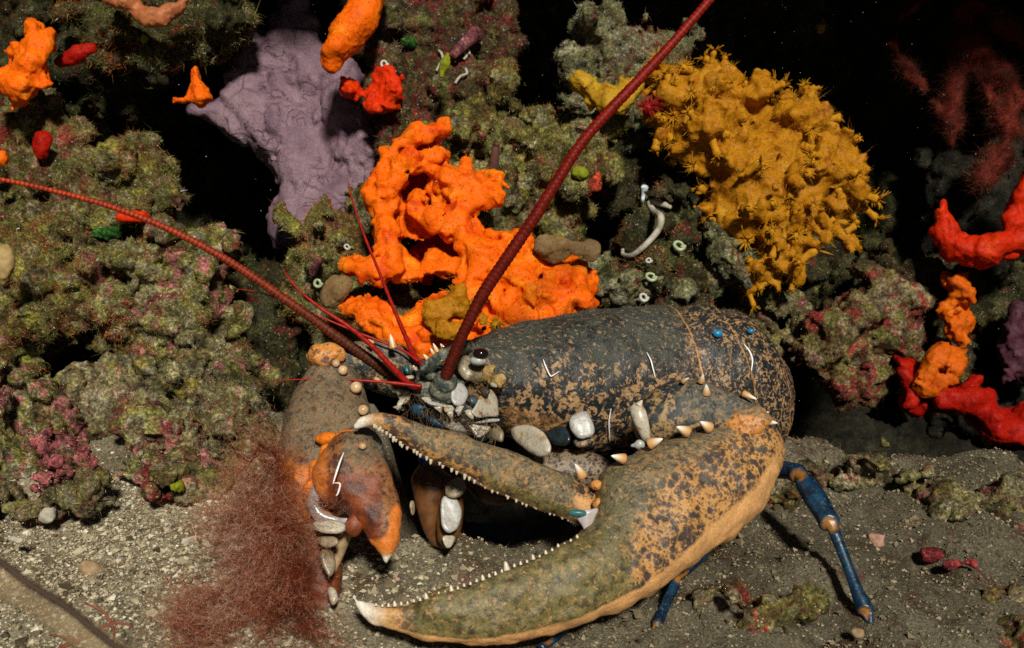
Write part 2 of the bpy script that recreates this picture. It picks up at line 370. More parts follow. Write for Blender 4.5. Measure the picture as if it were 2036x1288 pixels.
# ------------------------------------------------------------------ setting: sea bed and reef rock with an added shading roof
def sm(a, b, x): t = np.clip((x - a) / (b - a), 0, 1); return t * t * (3 - 2 * t)
def gheight(x, y):
    q = np.stack([x, y, 0 * x], 1)
    z = .016 * fbm(q * 7, 3, 3) + .011 * fbm(q * 26, 4, 5)
    edge = .655 - .035 * sm(.15, .24, x) + .03 * fbm(q * 9, 2, 8)
    rgt = sm(.09, .19, x); z = z - .45 * np.maximum(sm(0, .13, y - edge) * rgt, sm(.06, .19, y - edge) * (1 - rgt))  # floor dropped behind the edge so the gaps there stay dark
    z = np.where(y > .36, z, z) - .13 * sm(.520, .575, y + .10 * np.maximum(x, 0)) * sm(-.105, -.06, x) * sm(.14, .05, x)          # hollow sunk here so the ground between the claws goes dark
    return z
def grid(xs, ys, fn):
    X, Y = np.meshgrid(xs, ys, indexing='xy'); x, y = X.ravel(), Y.ravel()
    V = np.stack([x, y, fn(x, y)], 1); nx, ny = len(xs), len(ys)
    i, j = np.meshgrid(np.arange(ny - 1), np.arange(nx - 1), indexing='ij'); i = i.ravel(); j = j.ravel()
    return V, np.stack([i * nx + j, i * nx + j + 1, (i + 1) * nx + j + 1, (i + 1) * nx + j], 1)
def gfine(x, y):
    q = np.stack([x, y, 0 * x], 1)
    return gheight(x, y) + .0022 * fbm(q * 120, 3, 11) + .0011 * fbm(q * 420, 2, 12)
m = M('shelly_sand', .9, .2)
c = m.ramp(m.noise(14, 6, .6), [(.3, (.17, .145, .095)), (.55, (.33, .29, .20)), (.75, (.44, .39, .28))])
c = m.mix(1., c, m.ramp(m.noise(620, 5, .75), [(.3, .25), (.5, .95), (.7, 1.8)]), 'MULTIPLY')
c = m.mix(m.ramp(m.noise(30, 7, .7, .5, vec=m.off(4)), [(.54, 0.), (.62, .8)]), c, (.12, .065, .032))
c = m.mix(m.ramp(m.noise(44, 7, .7, .5, vec=m.off(7)), [(.59, 0.), (.65, .7)]), c, (.24, .06, .05))
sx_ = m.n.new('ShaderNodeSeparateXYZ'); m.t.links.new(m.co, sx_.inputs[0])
dark_right = m.ramp(m.mth('ADD', m.mth('MULTIPLY', sx_.outputs[0], 2.2), m.mth('MULTIPLY', m.noise(9, 6, .65), 1.0)), [(.30, 0.), (.75, 1.)])
c = m.mix(dark_right, c, m.mix(1., c, (.43, .43, .42), 'MULTIPLY'))  # sand is darker towards the right, with a ragged border
m.col(c); m.bump(m.mth('ADD', m.noise(380, 5, .7), m.noise(1100, 3, .6)), .9, .002); SAND = m.m
xs = np.concatenate([np.linspace(-3, -.62, 24)[:-1], np.arange(-.62, .62, .003), np.linspace(.62, 3, 24)[1:]])
ys = np.concatenate([np.linspace(-2.5, .36, 30)[:-1], np.arange(.36, .80, .003), np.linspace(.8, 1.3, 60)[1:], np.linspace(1.3, 3, 12)[1:]])
V, Q = grid(xs, ys, gfine)
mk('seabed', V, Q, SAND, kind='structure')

# reef sheet: back of the hollow, unseen roof added to shade it, outer face
def shade_lip(x): return .80 - .03 * sm(.05, .35, x) + .05 * np.sin(x * 9) - .10 * sm(.25, .6, -x)  # front edge of the added roof, set to darken top and right
tt = np.linspace(0, 1, 150); xx = np.linspace(-2.4, 2.4, 300)
TT, XX = np.meshgrid(tt, xx, indexing='ij'); t, x = TT.ravel(), XX.ravel()
lp = shade_lip(x)
a = np.clip(t / .4, 0, 1); b = np.clip((t - .4) / .25, 0, 1); e = np.clip((t - .65) / .35, 0, 1)
y = 1.42 + .06 * np.sin(a * 3) - (1.42 - lp) * b + .5 * e ** 1.5
z = -.5 + .93 * a + .06 * b * (1 - b) * 4 * .3 + 1.4 * e
V = np.stack([x, y, z], 1)
n3 = np.stack([0 * x, -np.cos(b * 1.57), -np.sin(b * 1.57) + 1.6 * e], 1)
V = V + n3 * (.05 * fbm(V * 6, 4, 21) + .02 * fbm(V * 25, 3, 22))[:, None]
i, j = np.meshgrid(np.arange(149), np.arange(299), indexing='ij'); i = i.ravel(); j = j.ravel()
mk('reef_shade_rock', V, np.stack([i * 300 + j, i * 300 + j + 1, (i + 1) * 300 + j + 1, (i + 1) * 300 + j], 1), WALLM, kind='structure')

# loose shell grit: nobody could count it
def grit(n, fn, size, seed):
    r = np.random.default_rng(seed); x, y = fn(r, n)
    C = np.stack([x, y, gfine(x, y)], 1); s = size * np.exp(r.normal(0, .45, n))
    dirs = np.array([[1, 0, 0], [-1, 0, 0], [0, 1, 0], [0, -1, 0], [0, 0, 1], [0, 0, -1.]])
    Vt = dirs[None] * (s[:, None] * r.uniform(.35, 1.2, (n, 6)))[..., None]
    ax = r.normal(size=(n, 3)); ax /= np.linalg.norm(ax, axis=1, keepdims=True); an = r.uniform(0, 6.28, n)
    ca, sa = np.cos(an)[:, None, None], np.sin(an)[:, None, None]; A = ax[:, None]
    Vt = Vt * ca + np.cross(np.broadcast_to(A, Vt.shape), Vt) * sa + A * (Vt * A).sum(-1, keepdims=True) * (1 - ca)
    Vt[..., 2] *= .7
    V = (Vt + C[:, None] + np.array([0, 0, 1])[None, None] * (s * .25)[:, None, None]).reshape(-1, 3)
    fc = np.array([[0, 2, 4], [2, 1, 4], [1, 3, 4], [3, 0, 4], [2, 0, 5], [1, 2, 5], [3, 1, 5], [0, 3, 5]])
    return V, (fc[None] + 6 * np.arange(n)[:, None, None]).reshape(-1, 3), dict(rnd=np.repeat(r.uniform(0, 1, n), 6))
m = M('shell_grit', .7, .35); m.col(m.ramp(m.attr('rnd'), [(0, (.06, .045, .025)), (.25, (.18, .14, .085)), (.55, (.36, .31, .20)), (.85, (.52, .46, .32)), (.96, (.70, .66, .54)), (1, (.38, .12, .08))])); GRIT = m.m
def gl(r, n): return np.concatenate([r.uniform(-.40, -.08, n // 2), r.uniform(-.5, .5, n - n // 2)]), np.concatenate([r.uniform(.37, .62, n // 2), r.uniform(.36, .72, n - n // 2)])
V, Q, A = grit(90000, gl, .00068, 5); g2 = grit(5200, lambda r, n: (r.uniform(-.34, -.02, n), r.uniform(.37, .62, n)), .0014, 6); g3 = grit(2200, lambda r, n: (r.uniform(-.1, .42, n), r.uniform(.37, .62, n)), .0013, 7)
o_ = len(V); V = np.vstack([V, g2[0], g3[0]]); Q = np.vstack([Q, g2[1] + o_, g3[1] + o_ + len(g2[0])]); A = dict(rnd=np.concatenate([A['rnd'], g2[2]['rnd'], g3[2]['rnd'] * .6])); A['rnd'] = A['rnd'] * (1 - .42 * sm(-.06, .06, V[:, 0]))
mk('shell_grit', V, Q, GRIT, attrs=A, smooth=False, kind='stuff', label='coarse pale shell grit strewn over the sand', cat='grit')

# ------------------------------------------------------------------ encrusted rocks with turf
def blades(V, Q, dens, ln, wd, seed, face=-.35, clump=30, bald=-.25, maxn=45000):
    r = np.random.default_rng(seed); T = np.vstack([Q[:, [0, 1, 2]], Q[:, [0, 2, 3]]]) if Q.shape[1] == 4 else Q
    a, b, c = V[T[:, 0]], V[T[:, 1]], V[T[:, 2]]; n = np.cross(b - a, c - a); ar = np.linalg.norm(n, axis=1) / 2; n = n / np.maximum(2 * ar, 1e-14)[:, None]
    ctr = (a + b + c) / 3; cv = CAM - ctr; cv /= np.linalg.norm(cv, axis=1, keepdims=True)
    wgt = ar * ((n * cv).sum(1) > face) * (fbm(ctr * clump, 3, seed) > bald)
    N = int(min(maxn, wgt.sum() * dens)); 
    if N < 5: return None
    f = r.choice(len(T), N, p=wgt / wgt.sum()); u, v = r.uniform(size=(2, N)); sw = u + v > 1; u[sw], v[sw] = 1 - u[sw], 1 - v[sw]
    p = a[f] + (b - a)[f] * u[:, None] + (c - a)[f] * v[:, None]
    d = n[f] * .8 + r.normal(0, .62, (N, 3)) + np.array([0, 0, .15]); d /= np.linalg.norm(d, axis=1, keepdims=True)
    gr = r.uniform(size=N) < .045; L = ln * np.exp(r.normal(0, .45, N)) * np.where(gr, .45, 1); sd_ = np.cross(d, r.normal(size=(N, 3))); sd_ /= np.maximum(np.linalg.norm(sd_, axis=1, keepdims=True), 1e-9)
    w = wd * (r.uniform(.5, 1.4, N) * np.where(gr, 1.9, 1))[:, None]; bend = r.normal(0, .35, (N, 3)) * L[:, None]
    q = p - d * .0006
    Vv = np.stack([q - sd_ * w / 2, q + sd_ * w / 2, q + d * L[:, None] * .55 + sd_ * w * .4, q + d * L[:, None] * .55 - sd_ * w * .4, q + d * L[:, None] + bend], 1).reshape(-1, 3)
    o = 5 * np.arange(N)[:, None]
    base = .5 + .5 * fbm(p * 45, 3, seed + 5) * 1.6
    rn = np.clip(base * .55 + r.uniform(0, .45, N), 0, .94); rn[gr] = r.uniform(.93, 1, gr.sum())
    hue = np.clip(.5 + 1.5 * fbm(p * 34, 4, 200), 0, 1)
    return Vv, [o + np.array([[0, 1, 2, 3]]), o + np.array([[3, 2, 4]])], dict(rnd=np.repeat(rn, 5), hue=np.repeat(hue, 5))
_rs = [100]; ROCKV = []
def rock(label, prims, mat, turf=None, dens=6e5, ln=.0019, wd=.0004, h=.0026, lump=.010, k=.02, group=None, name='encrusted_rock', cat='rock', bald=-.25, fr=(28, 75), nod=1.):
    _rs[0] += 1; s = _rs[0]
    if nod:
        r_ = np.random.default_rng(s); Vc, Qc = solid(prims, .006, k, [(fr[0], lump, 3)], s); Nc = vnormals(Vc, Qc); cand = np.where(Nc @ FW < .3)[0]
        nn = int(np.clip(len(cand) * .030 * nod, 6, 130)); ext = []
        for q, i in enumerate(r_.choice(cand, nn)):
            if q % 4 == 3: ext.append(('e', Vc[i], r_.uniform(.004, .011, 3), 0, 0, 0, 0, 'neg'))
            else:
                dv_ = Nc[i] + r_.normal(0, .5, 3); L_ = r_.uniform(.002, .012); ext.append(('c', Vc[i] - dv_ * .004, Vc[i] + dv_ * L_, r_.uniform(.005, .010), r_.uniform(.002, .007)))
        prims = list(prims) + ext
    V, Q = solid(prims, h, min(k, .007) if nod else k, [(fr[0], lump, 3), (fr[1], lump * .55, 4), (fr[0] * 1.3, -lump * .8, -3)], s, [(110, .0030, 4), (300, .0014, 3)])
    ROCKV.append(V[::3])
    t = thing(name, label, cat, base_of(V), group)
    mk('stone', V, Q, mat, t)
    if turf:
        b = blades(V, Q, dens, ln, wd, s, bald=bald)
        if b: mk('algal_turf', b[0], b[1], turf, t, b[2], smooth=False)
    return t, V, Q

# --- behind the lobster
_, VB, QB = rock('olive turf covered rock under and left of the big orange sponge', [ell(655, 545, .86, 100, 95, 70), ell(740, 640, .85, 130, 90, 90), ell(668, 462, .87, 48, 40, 40)], OLIVE, TURF, ln=.0022)
rock('dark brown boulder covered by the big orange sponge', [ell(900, 450, .90, 190, 190, 110), ell(1040, 590, .88, 200, 90, 90), ell(840, 300, .93, 90, 90, 90)], OLIVE, TURFD)
rock('maroon and olive mottled rock right of the small orange sponge near the top', [ell(880, 80, .93, 150, 120, 110), ell(880, 210, .90, 130, 110, 90), ell(800, 20, .95, 90, 90, 80)], MAROON, TURFR, ln=.0018)
rock('rough olive rock spur ending in a pointed ridge above the orange sponge', [ell(950, 270, .90, 120, 70, 80), *chain([(985, 190, .88, 12), (1020, 250, .88, 26), (1080, 290, .88, 34), (1160, 300, .89, 36)]), ell(1070, 350, .90, 110, 90, 80), ell(1060, 430, .90, 90, 80, 70)], OLIVE, TURF)
rock('knobbly pale grey green boulder crossed by the thick red antenna', [ell(1215, 110, .94, 80, 65, 60), ell(1160, 140, .93, 45, 55, 50), ell(1290, 120, .95, 60, 50, 50), ell(1190, 220, .93, 70, 45, 50), ell(1260, 200, .95, 60, 70, 50)], PALE, TURFP, ln=.0018)
rock('shadowed brown rock between the red antenna and the yellow colony', [ell(1180, 350, .93, 110, 70, 70), ell(1290, 300, .96, 80, 80, 60), ell(1330, 360, .94, 50, 60, 50)], OLIVED, TURFD)
rock('rounded mossy rock carrying the white worm tube', [ell(1320, 470, .86, 90, 85, 70), ell(1350, 550, .85, 60, 60, 60), ell(1260, 560, .84, 90, 50, 55)], OLIVED, TURF, ln=.0018)
rock('pale crusty ledge right below the white worm tube', [ell(1250, 570, .82, 75, 40, 40), ell(1330, 580, .83, 60, 35, 40), ell(1200, 540, .84, 40, 30, 40)], PALE, None, lump=.007)
rock('small knobbly grey lump below the yellow colony', [ell(1425, 540, .86, 26, 34, 25), ell(1440, 500, .87, 28, 30, 25)], PALE, TURFP, dens=1e5, h=.0016, lump=.006)
rock('crusty brown rubble just behind the lobster tail', [ell(1510, 625, .92, 45, 30, 30), ell(1555, 610, .93, 34, 20, 24), ell(1530, 680, .92, 40, 50, 30)], RUBBLE, TURFP, h=.0016, dens=1e5, lump=.007)
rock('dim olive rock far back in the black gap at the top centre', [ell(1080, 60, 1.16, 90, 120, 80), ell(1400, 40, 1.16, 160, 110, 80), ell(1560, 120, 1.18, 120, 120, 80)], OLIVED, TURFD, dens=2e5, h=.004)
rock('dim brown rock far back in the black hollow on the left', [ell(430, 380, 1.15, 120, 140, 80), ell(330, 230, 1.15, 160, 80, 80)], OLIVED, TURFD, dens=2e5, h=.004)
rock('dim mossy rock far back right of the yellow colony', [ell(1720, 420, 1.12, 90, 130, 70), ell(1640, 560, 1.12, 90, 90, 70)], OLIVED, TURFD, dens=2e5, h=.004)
# --- right
rock('red and pink crusted rock with a pale rim on the right', [ell(1665, 690, .90, 62, 75, 60), ell(1740, 640, .92, 80, 70, 70), ell(1690, 740, .91, 60, 60, 50)], REDDISH, TURFR, dens=4e5)
rock('dark mossy boulder behind the small orange sponge on the right', [ell(1780, 590, .97, 130, 70, 80), ell(1820, 700, .98, 110, 80, 80), ell(1960, 620, 1.0, 120, 90, 80)], OLIVED, TURFD)
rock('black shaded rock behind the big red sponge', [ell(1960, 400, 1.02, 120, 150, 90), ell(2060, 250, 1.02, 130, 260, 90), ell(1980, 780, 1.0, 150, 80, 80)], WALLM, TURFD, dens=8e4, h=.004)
# --- upper left
_, VT, QT = rock('shaggy olive rock hanging at the top left with curling fringe', [ell(330, 30, .90, 140, 85, 60), ell(250, 50, .90, 80, 70, 55), ell(420, 50, .91, 62, 62, 50), ell(330, -60, .93, 190, 80, 70)], OLIVED, TURF, ln=.0034, dens=5e5)
rock('dark ledge in the top left corner behind the orange sponge', [ell(90, 30, .95, 160, 110, 80), ell(210, 130, .96, 110, 70, 70), ell(20, 130, .95, 90, 130, 80)], OLIVED, TURFD)
rock('yellowish pink rock arm leaning up under the left orange sponge', [*chain([(70, 210, .88, 34), (120, 290, .88, 46), (150, 380, .87, 66), (120, 470, .86, 90)]), ell(50, 330, .90, 70, 120, 60)], REDDISH, TURF, ln=.0018)
rock('upright mossy rock tower beside the black hollow', [ell(280, 320, .90, 52, 58, 50), ell(260, 400, .89, 70, 75, 60), ell(180, 430, .88, 80, 60, 60)], OLIVE, TURF, ln=.0024)
rock('broad yellow green boulder at the left edge', [ell(60, 580, .80, 130, 110, 90), ell(10, 690, .78, 90, 90, 70), ell(200, 570, .82, 90, 70, 60), ell(60, 480, .83, 80, 50, 60)], OLIVE, TURF, ln=.0024, dens=5e5)
rock('mossy boulder with pink patches left of the grey claw', [ell(360, 560, .80, 95, 75, 70), ell(320, 650, .79, 110, 85, 70), ell(410, 670, .78, 60, 80, 55), ell(245, 690, .79, 60, 55, 50)], PINK, TURF, ln=.0022, bald=-.05)
rock('dark mossy base under the boulders on the left', [ell(120, 760, .84, 220, 80, 70), ell(330, 740, .85, 180, 70, 60), ell(480, 800, .80, 90, 60, 50)], OLIVED, TURFD, dens=4e5)
rock('deep brown shaded rock between the mossy boulder and the grey claw', [ell(520, 640, .88, 100, 120, 70), ell(470, 760, .84, 120, 60, 60)], OLIVED, TURFD)
# --- lower left rubble
rock('dark crumbly rock with pink crust at the left edge above the sand', [ell(40, 850, .73, 120, 70, 60), ell(60, 930, .70, 110, 65, 60), ell(-40, 900, .70, 90, 120, 60)], PINK, TURFD, bald=-.1)
rock('heap of pale rubble at the foot of the mossy boulder', [ell(250, 800, .76, 95, 60, 45), ell(340, 830, .745, 85, 55, 45), ell(190, 845, .745, 70, 45, 40), ell(440, 770, .765, 70, 45, 40)], RUBBLE, TURFP, dens=2.5e5, h=.002, lump=.012)
rock('tan pitted stone resting against the grey claw', [ell(430, 820, .72, 95, 60, 50), ell(500, 870, .70, 70, 60, 45), ell(380, 880, .70, 70, 50, 45)], RUBBLE, TURFP, dens=2.5e5, h=.002, lump=.011)
rock('smooth pinkish stone with a dark crevice above the pale sand', [ell(290, 900, .70, 55, 70, 45), ell(340, 950, .67, 55, 50, 40), ell(280, 840, .71, 40, 40, 35)], PINK, None, h=.002, lump=.006)
rock('small fuzzy pink knob at the tip of the thin antennule', [ell(488, 762, .74, 38, 30, 32)], PINK, TURFP, dens=3e5, h=.0016, lump=.004, ln=.0022)
rock('bright pink coralline clump on the sand by the left edge', [ell(125, 925, .645, 26, 28, 22), ell(150, 965, .635, 26, 26, 20), ell(100, 960, .64, 20, 24, 18)], encrust('bright_pink_crust', (.10, .04, .03), (.36, .09, .10), (.5, .22, .20), [((.14, .10, .03), 60, .58)], .6, seed=11), TURFP, dens=2.5e5, h=.0014, lump=.006, fr=(60, 150))
rock('brown nodule beside a green sprig above the sand', [ell(325, 965, .645, 20, 26, 18)], REDDISH, TURFP, dens=5e4, h=.0012, lump=.003)
rock('crumbled pink and grey rubble spilling onto the pale sand at the left', [ell(60, 1010, .635, 60, 22, 24), ell(170, 1000, .635, 40, 18, 20), ell(-10, 985, .65, 60, 30, 24)], RUBBLE, TURFP, dens=2e5, h=.0018, lump=.008)
rock('low knobbly rubble between the pinkish stone and the red weed', [ell(415, 950, .665, 50, 26, 26), ell(455, 925, .675, 40, 28, 26)], PINK, TURFP, dens=2e5, h=.0018, lump=.008)
# --- lower right rubble
rock('dark broken rubble behind the blue leg', [ell(1770, 990, .66, 70, 45, 40), ell(1700, 960, .67, 50, 40, 35), ell(1810, 1050, .62, 36, 30, 28)], RUBBLE, TURFD, h=.002, dens=1e5, lump=.012)
rock('sand covered stone right of the blue leg', [ell(1950, 1030, .64, 120, 50, 40), ell(1890, 1110, .60, 70, 36, 35)], RUBBLE, TURFP, h=.002, dens=5e4, lump=.009)
rock('brown fuzzy stone under the big claw beside the front leg', [ell(1440, 1190, .545, 55, 36, 30), ell(1500, 1250, .53, 60, 34, 30)], REDDISH, TURFR, h=.0018, dens=2e5, lump=.006)
rock('reddish turf mound at the right edge of the sand', [ell(2010, 1190, .56, 70, 50, 40), ell(1990, 1270, .535, 60, 40, 30)], REDDISH, TURFR, h=.002, dens=2e5, lump=.007)
rock('small pink stone in the shade behind the blue leg', [ell(1545, 985, .655, 26, 34, 24)], REDDISH, TURFR, h=.0014, dens=1e5, lump=.004)
for lab, px, py, r_, mm in [('rose red crust lump in front of the sand covered stone', 1850, 1098, 20, 0), ('long rose red crust nodule below the lump', 1885, 1122, 15, 1), ('rose red crust nodule at the right picture edge', 2032, 1062, 16, 2)]:
    d = gdepth(py) - .008
    pr = [ell(px, py, d, r_, r_ * .8, r_ * .8)] if mm != 1 else chain([(px - 26, py + 4, d, 11), (px, py, d, 13), (px + 40, py - 6, d, 11)])
    V, Q = solid(pr, .0011, .004, [(90, .0028, 3)], 300 + mm, [(500, .0006, 3)])
    mk('coralline_crust', V, Q, encrust('rose_crust_%s' % 'abc'[mm], (.12, .02, .02), (.36, .045, .05), (.45, .13, .12), [], .6, seed=12 + mm), label=lab, cat='coralline alga')

# ------------------------------------------------------------------ sponges and colonies
def sponge_obj(name, label, prims, mat, h=.0016, k=.008, noise=((45, .006, 3), (120, .003, 3)), fine=((380, .0007, 3),), cat='sponge', group=None, seed=None):
    _rs[0] += 1; V, Q = solid(prims, h, k, list(noise), seed or _rs[0], list(fine))
    return mk(name, V, Q, mat, label=label, cat=cat, group=group), V, Q
Z1 = lambda L: [(380 + .5436 * x, .5436 * y) for x, y in L]
bigout = Z1([(935, 445), (870, 442), (800, 465), (750, 545), (660, 640), (630, 720), (650, 765), (692, 785), (675, 840), (690, 922), (640, 942), (600, 928), (548, 935), (550, 990), (600, 1012), (645, 1050), (630, 1085), (590, 1090), (540, 1110), (560, 1145), (605, 1160), (615, 1195), (680, 1210), (740, 1250), (780, 1310), (900, 1320), (1000, 1270), (1160, 1220), (1330, 1200), (1450, 1150), (1478, 1110), (1468, 1060), (1476, 1020), (1455, 965), (1400, 935), (1340, 940), (1300, 975), (1270, 955), (1275, 900), (1240, 860), (1180, 862), (1120, 850), (1060, 828), (1022, 795), (1050, 765), (1100, 755), (1142, 715), (1146, 668), (1112, 618), (1075, 612), (1045, 638), (1028, 575), (1002, 562), (975, 605), (945, 600), (925, 565), (890, 552), (930, 500)])
holes = [Z1([(755, 700), (800, 650), (850, 625), (875, 650), (865, 690), (895, 735), (870, 765), (855, 705), (825, 692), (800, 720), (795, 762), (765, 745)]), Z1([(775, 885), (830, 872), (900, 848), (950, 882), (1000, 930), (998, 965), (950, 935), (890, 902), (862, 930), (845, 980), (815, 985), (800, 940)]), Z1([(610, 1022), (700, 1046), (800, 1025), (860, 992), (940, 1002), (982, 1050), (960, 1085), (830, 1098), (800, 1160), (740, 1140), (690, 1100), (650, 1072)])]
big = [slab(bigout, .788, .003, .005, 0, -.014, .011, 26)] + [slab(q, .79, .06, .001) + ('neg',) for q in holes]
def rid(pts, off=-.0165):                       # tubular ridge standing on the leaning slab
    pc = np.mean(bigout, 0); return chain([(x, y, .79 - .00014 * (y - pc[1]) + off, r) for x, y, r in pts])
for pts in ([(880, 255, 18), (825, 268, 24), (778, 316, 24), (744, 370, 20)], [(862, 318, 20), (815, 334, 28), (775, 376, 30), (748, 396, 20)], [(762, 412, 24), (768, 450, 22), (775, 495, 26), (778, 525, 24), (738, 536, 22), (694, 526, 14)], [(872, 345, 20), (905, 368, 26), (945, 366, 20), (985, 376, 14)], [(905, 405, 22), (945, 398, 18), (992, 398, 11)],
            [(816, 425, 9), (822, 392, 9), (838, 388, 9), (845, 420, 10)], [(840, 436, 14), (868, 438, 22), (905, 452, 20)], [(905, 452, 24), (940, 492, 26), (978, 525, 28), (1025, 545, 34), (1070, 590, 34), (1115, 605, 26)], [(990, 495, 18), (1030, 486, 28), (1060, 520, 26)], [(1100, 545, 20), (1150, 560, 18), (1165, 600, 14)],
            [(685, 604, 12), (718, 616, 18), (742, 640, 18), (785, 672, 22), (835, 672, 22), (880, 640, 20), (920, 640, 18)], [(925, 545, 14), (945, 590, 18), (935, 630, 14)], [(1000, 600, 16), (1030, 630, 18), (1090, 632, 14)]):
    big += rid(pts)
_r5 = np.random.default_rng(51); _bo = np.array(bigout); _k = 0
while _k < 26:
    x_, y_ = _r5.uniform(680, 1170), _r5.uniform(260, 660)
    if polysd(np.array([x_]), np.array([y_]), bigout)[0] > -16: continue
    _k += 1; q_ = _r5.uniform(4, 8); big.append(ell(x_, y_, .79 - .00014 * (y_ - _bo[:, 1].mean()) - .012, q_, q_ * _r5.uniform(.6, 1), 38) + (0, 0, 0, 0, 'neg'))
_, VO, QO = sponge_obj('orange_sponge', 'large bright orange lumpy sponge spread over the rock behind the lobster', big, ORANGE, h=.0015, k=.006, noise=((46, .0030, 3), (85, -.0032, -2)), fine=((300, .0006, 3),))
R1 = lambda L, f=1: [(.334 * x, .334 * y) for x, y in L]
R6 = lambda L: [(1356 + .334 * x, 430 + .334 * y) for x, y in L]
b = blades(VO, QO, 9e4, .0022, .0004, 61, bald=.12, maxn=7000)
OSP = bpy.data.objects['orange_sponge']; mk('silt_film', b[0], b[1], turf_mat('sponge_silt', [(0, (.16, .05, .01)), (.5, (.34, .16, .03)), (1, (.50, .34, .12))]), OSP, b[2], smooth=False)
redin = [ell(830, 385, .835, 60, 60, 30), ell(860, 510, .825, 50, 40, 26), ell(915, 520, .82, 40, 40, 26)]
sponge_obj('red_sponge', 'dark red sponge sunk in the hollows of the big orange sponge', redin, ORANGER)
sponge_obj('yellow_sponge', 'mustard coloured soft growth at the foot of the orange sponge near the antenna', [ell(870, 628, .735, 34, 36, 18), ell(905, 600, .738, 22, 30, 14), ell(890, 655, .73, 34, 18, 14), ell(962, 640, .735, 16, 14, 10)], MUSTARD, cat='sponge', h=.0012, k=.004, noise=((90, .004, 3),))
sponge_obj('orange_sponge', 'smooth orange sponge hanging at the top edge above the purple sheet', chain([(745, -30, .84, 34), (716, 30, .84, 36), (690, 66, .84, 34), (664, 112, .84, 18), (656, 132, .84, 9)]) + chain([(700, 40, .83, 18), (668, 90, .83, 18)]), ORANGE, noise=((40, .003, 2),))
sponge_obj('orange_sponge', 'ragged orange red sponge beside the white dot under the top edge sponge', [slab(Z1([(757, 238), (768, 300), (756, 345), (768, 405), (720, 412), (660, 385), (600, 350), (556, 322), (560, 298), (620, 318), (668, 312), (690, 250), (720, 228), (742, 222)]), .865, .003, .006)] + chain([(780, 150, .857, 9), (782, 195, .857, 10), (755, 205, .858, 9)]), ORANGER, h=.0014)
sponge_obj('orange_sponge', 'branching orange sponge at the left edge under the top corner', [slab(R1([(160, 130), (200, 150), (230, 190), (310, 200), (310, 285), (240, 320), (215, 400), (230, 460), (305, 488), (275, 520), (210, 545), (160, 605), (100, 610), (60, 560), (-40, 510), (-40, 440), (60, 400), (90, 350), (60, 300), (70, 255), (120, 270), (190, 240)]), .835, .004, .007)] + chain([(60, 90, .828, 12), (52, 130, .824, 18), (48, 170, .824, 18)]), ORANGE)
sponge_obj('orange_sponge', 'small three pointed orange sponge with a dark pore at the black hollow', [slab([(388, 136), (398, 165), (412, 180), (420, 196), (400, 211), (376, 206), (344, 204), (344, 192), (364, 190), (378, 170)], .835, .002, .005)] + chain([(392, 175, .83, 8), (398, 195, .828, 12)]) + [ell(402, 186, .8205, 5, 5, 9) + (0, 0, 0, 0, 'neg')], ORANGE, h=.001, k=.004, noise=((60, .002, 2),))
sponge_obj('red_sponge', 'little dark red finger sponge right of the left orange sponge', chain([(118, 122, .86, 9), (150, 108, .86, 12), (182, 98, .86, 8)]), REDSP, h=.0012, noise=((60, .002, 2),))
sponge_obj('red_sponge', 'small dark red sea squirt on the leaning rock arm', [ell(82, 292, .83, 15, 25, 14), ell(94, 275, .83, 9, 10, 9)], REDSP, h=.0011, noise=((70, .0015, 2),), cat='sea squirt')
sponge_obj('orange_sponge', 'orange nub cut by the left picture edge', [ell(2, 315, .82, 20, 18, 16)], ORANGE, h=.0011, noise=((70, .002, 2),))
sponge_obj('orange_sponge', 'flat orange red patch behind the long left antenna', [ell(262, 430, .83, 30, 14, 14)], ORANGER, h=.0012, noise=((70, .003, 2),))
sponge_obj('orange_sponge', 'brick red sponge patch below a lime green spot in the dark middle', [ell(1165, 370, .845, 36, 24, 18), ell(1180, 350, .85, 20, 16, 12)], encrust('brick_sponge', (.10, .02, .01), (.32, .035, .015), (.45, .09, .03), [], .3, seed=14), h=.0012, noise=((70, .003, 3),))
sponge_obj('lime_sponge', 'lime green spot on top of the brick red sponge patch', [ell(1155, 345, .835, 16, 14, 10)], sponge('lime_sponge', (.20, .23, .012), (.10, .12, .01), (.3, .33, .06)), h=.001, noise=((90, .002, 2),))
sponge_obj('yellow_sponge', 'mustard yellow sponge crust on the pale grey boulder', chain([(1160, 150, .865, 14), (1180, 175, .865, 20), (1205, 200, .865, 22), (1240, 195, .865, 22), (1258, 180, .87, 16)]), YELSP, h=.0014)
sponge_obj('lime_sponge', 'lemon green streak under the pink encrusted cone', chain([(890, 108, .82, 6), (884, 128, .82, 9), (878, 150, .82, 4)]), bpy.data.materials['lime_sponge'], h=.0008, k=.003, noise=((90, .001, 2),))
sponge_obj('tan_sponge', 'tan scalloped lobes along the right top of the orange sponge', [ell(1085, 487, .752, 22, 20, 10), ell(1120, 484, .754, 26, 16, 10), ell(1148, 492, .755, 22, 22, 11), ell(1175, 496, .757, 24, 24, 11), ell(1110, 505, .757, 34, 16, 10)], TANLOBE, h=.0012, k=.003, noise=((70, .0018, 2),))
sponge_obj('tan_sponge', 'pale tan soft lump left of the orange sponge base', [ell(672, 570, .762, 26, 26, 14), ell(655, 592, .764, 14, 14, 10)], TANLOBE, h=.0012, noise=((70, .002, 2),))
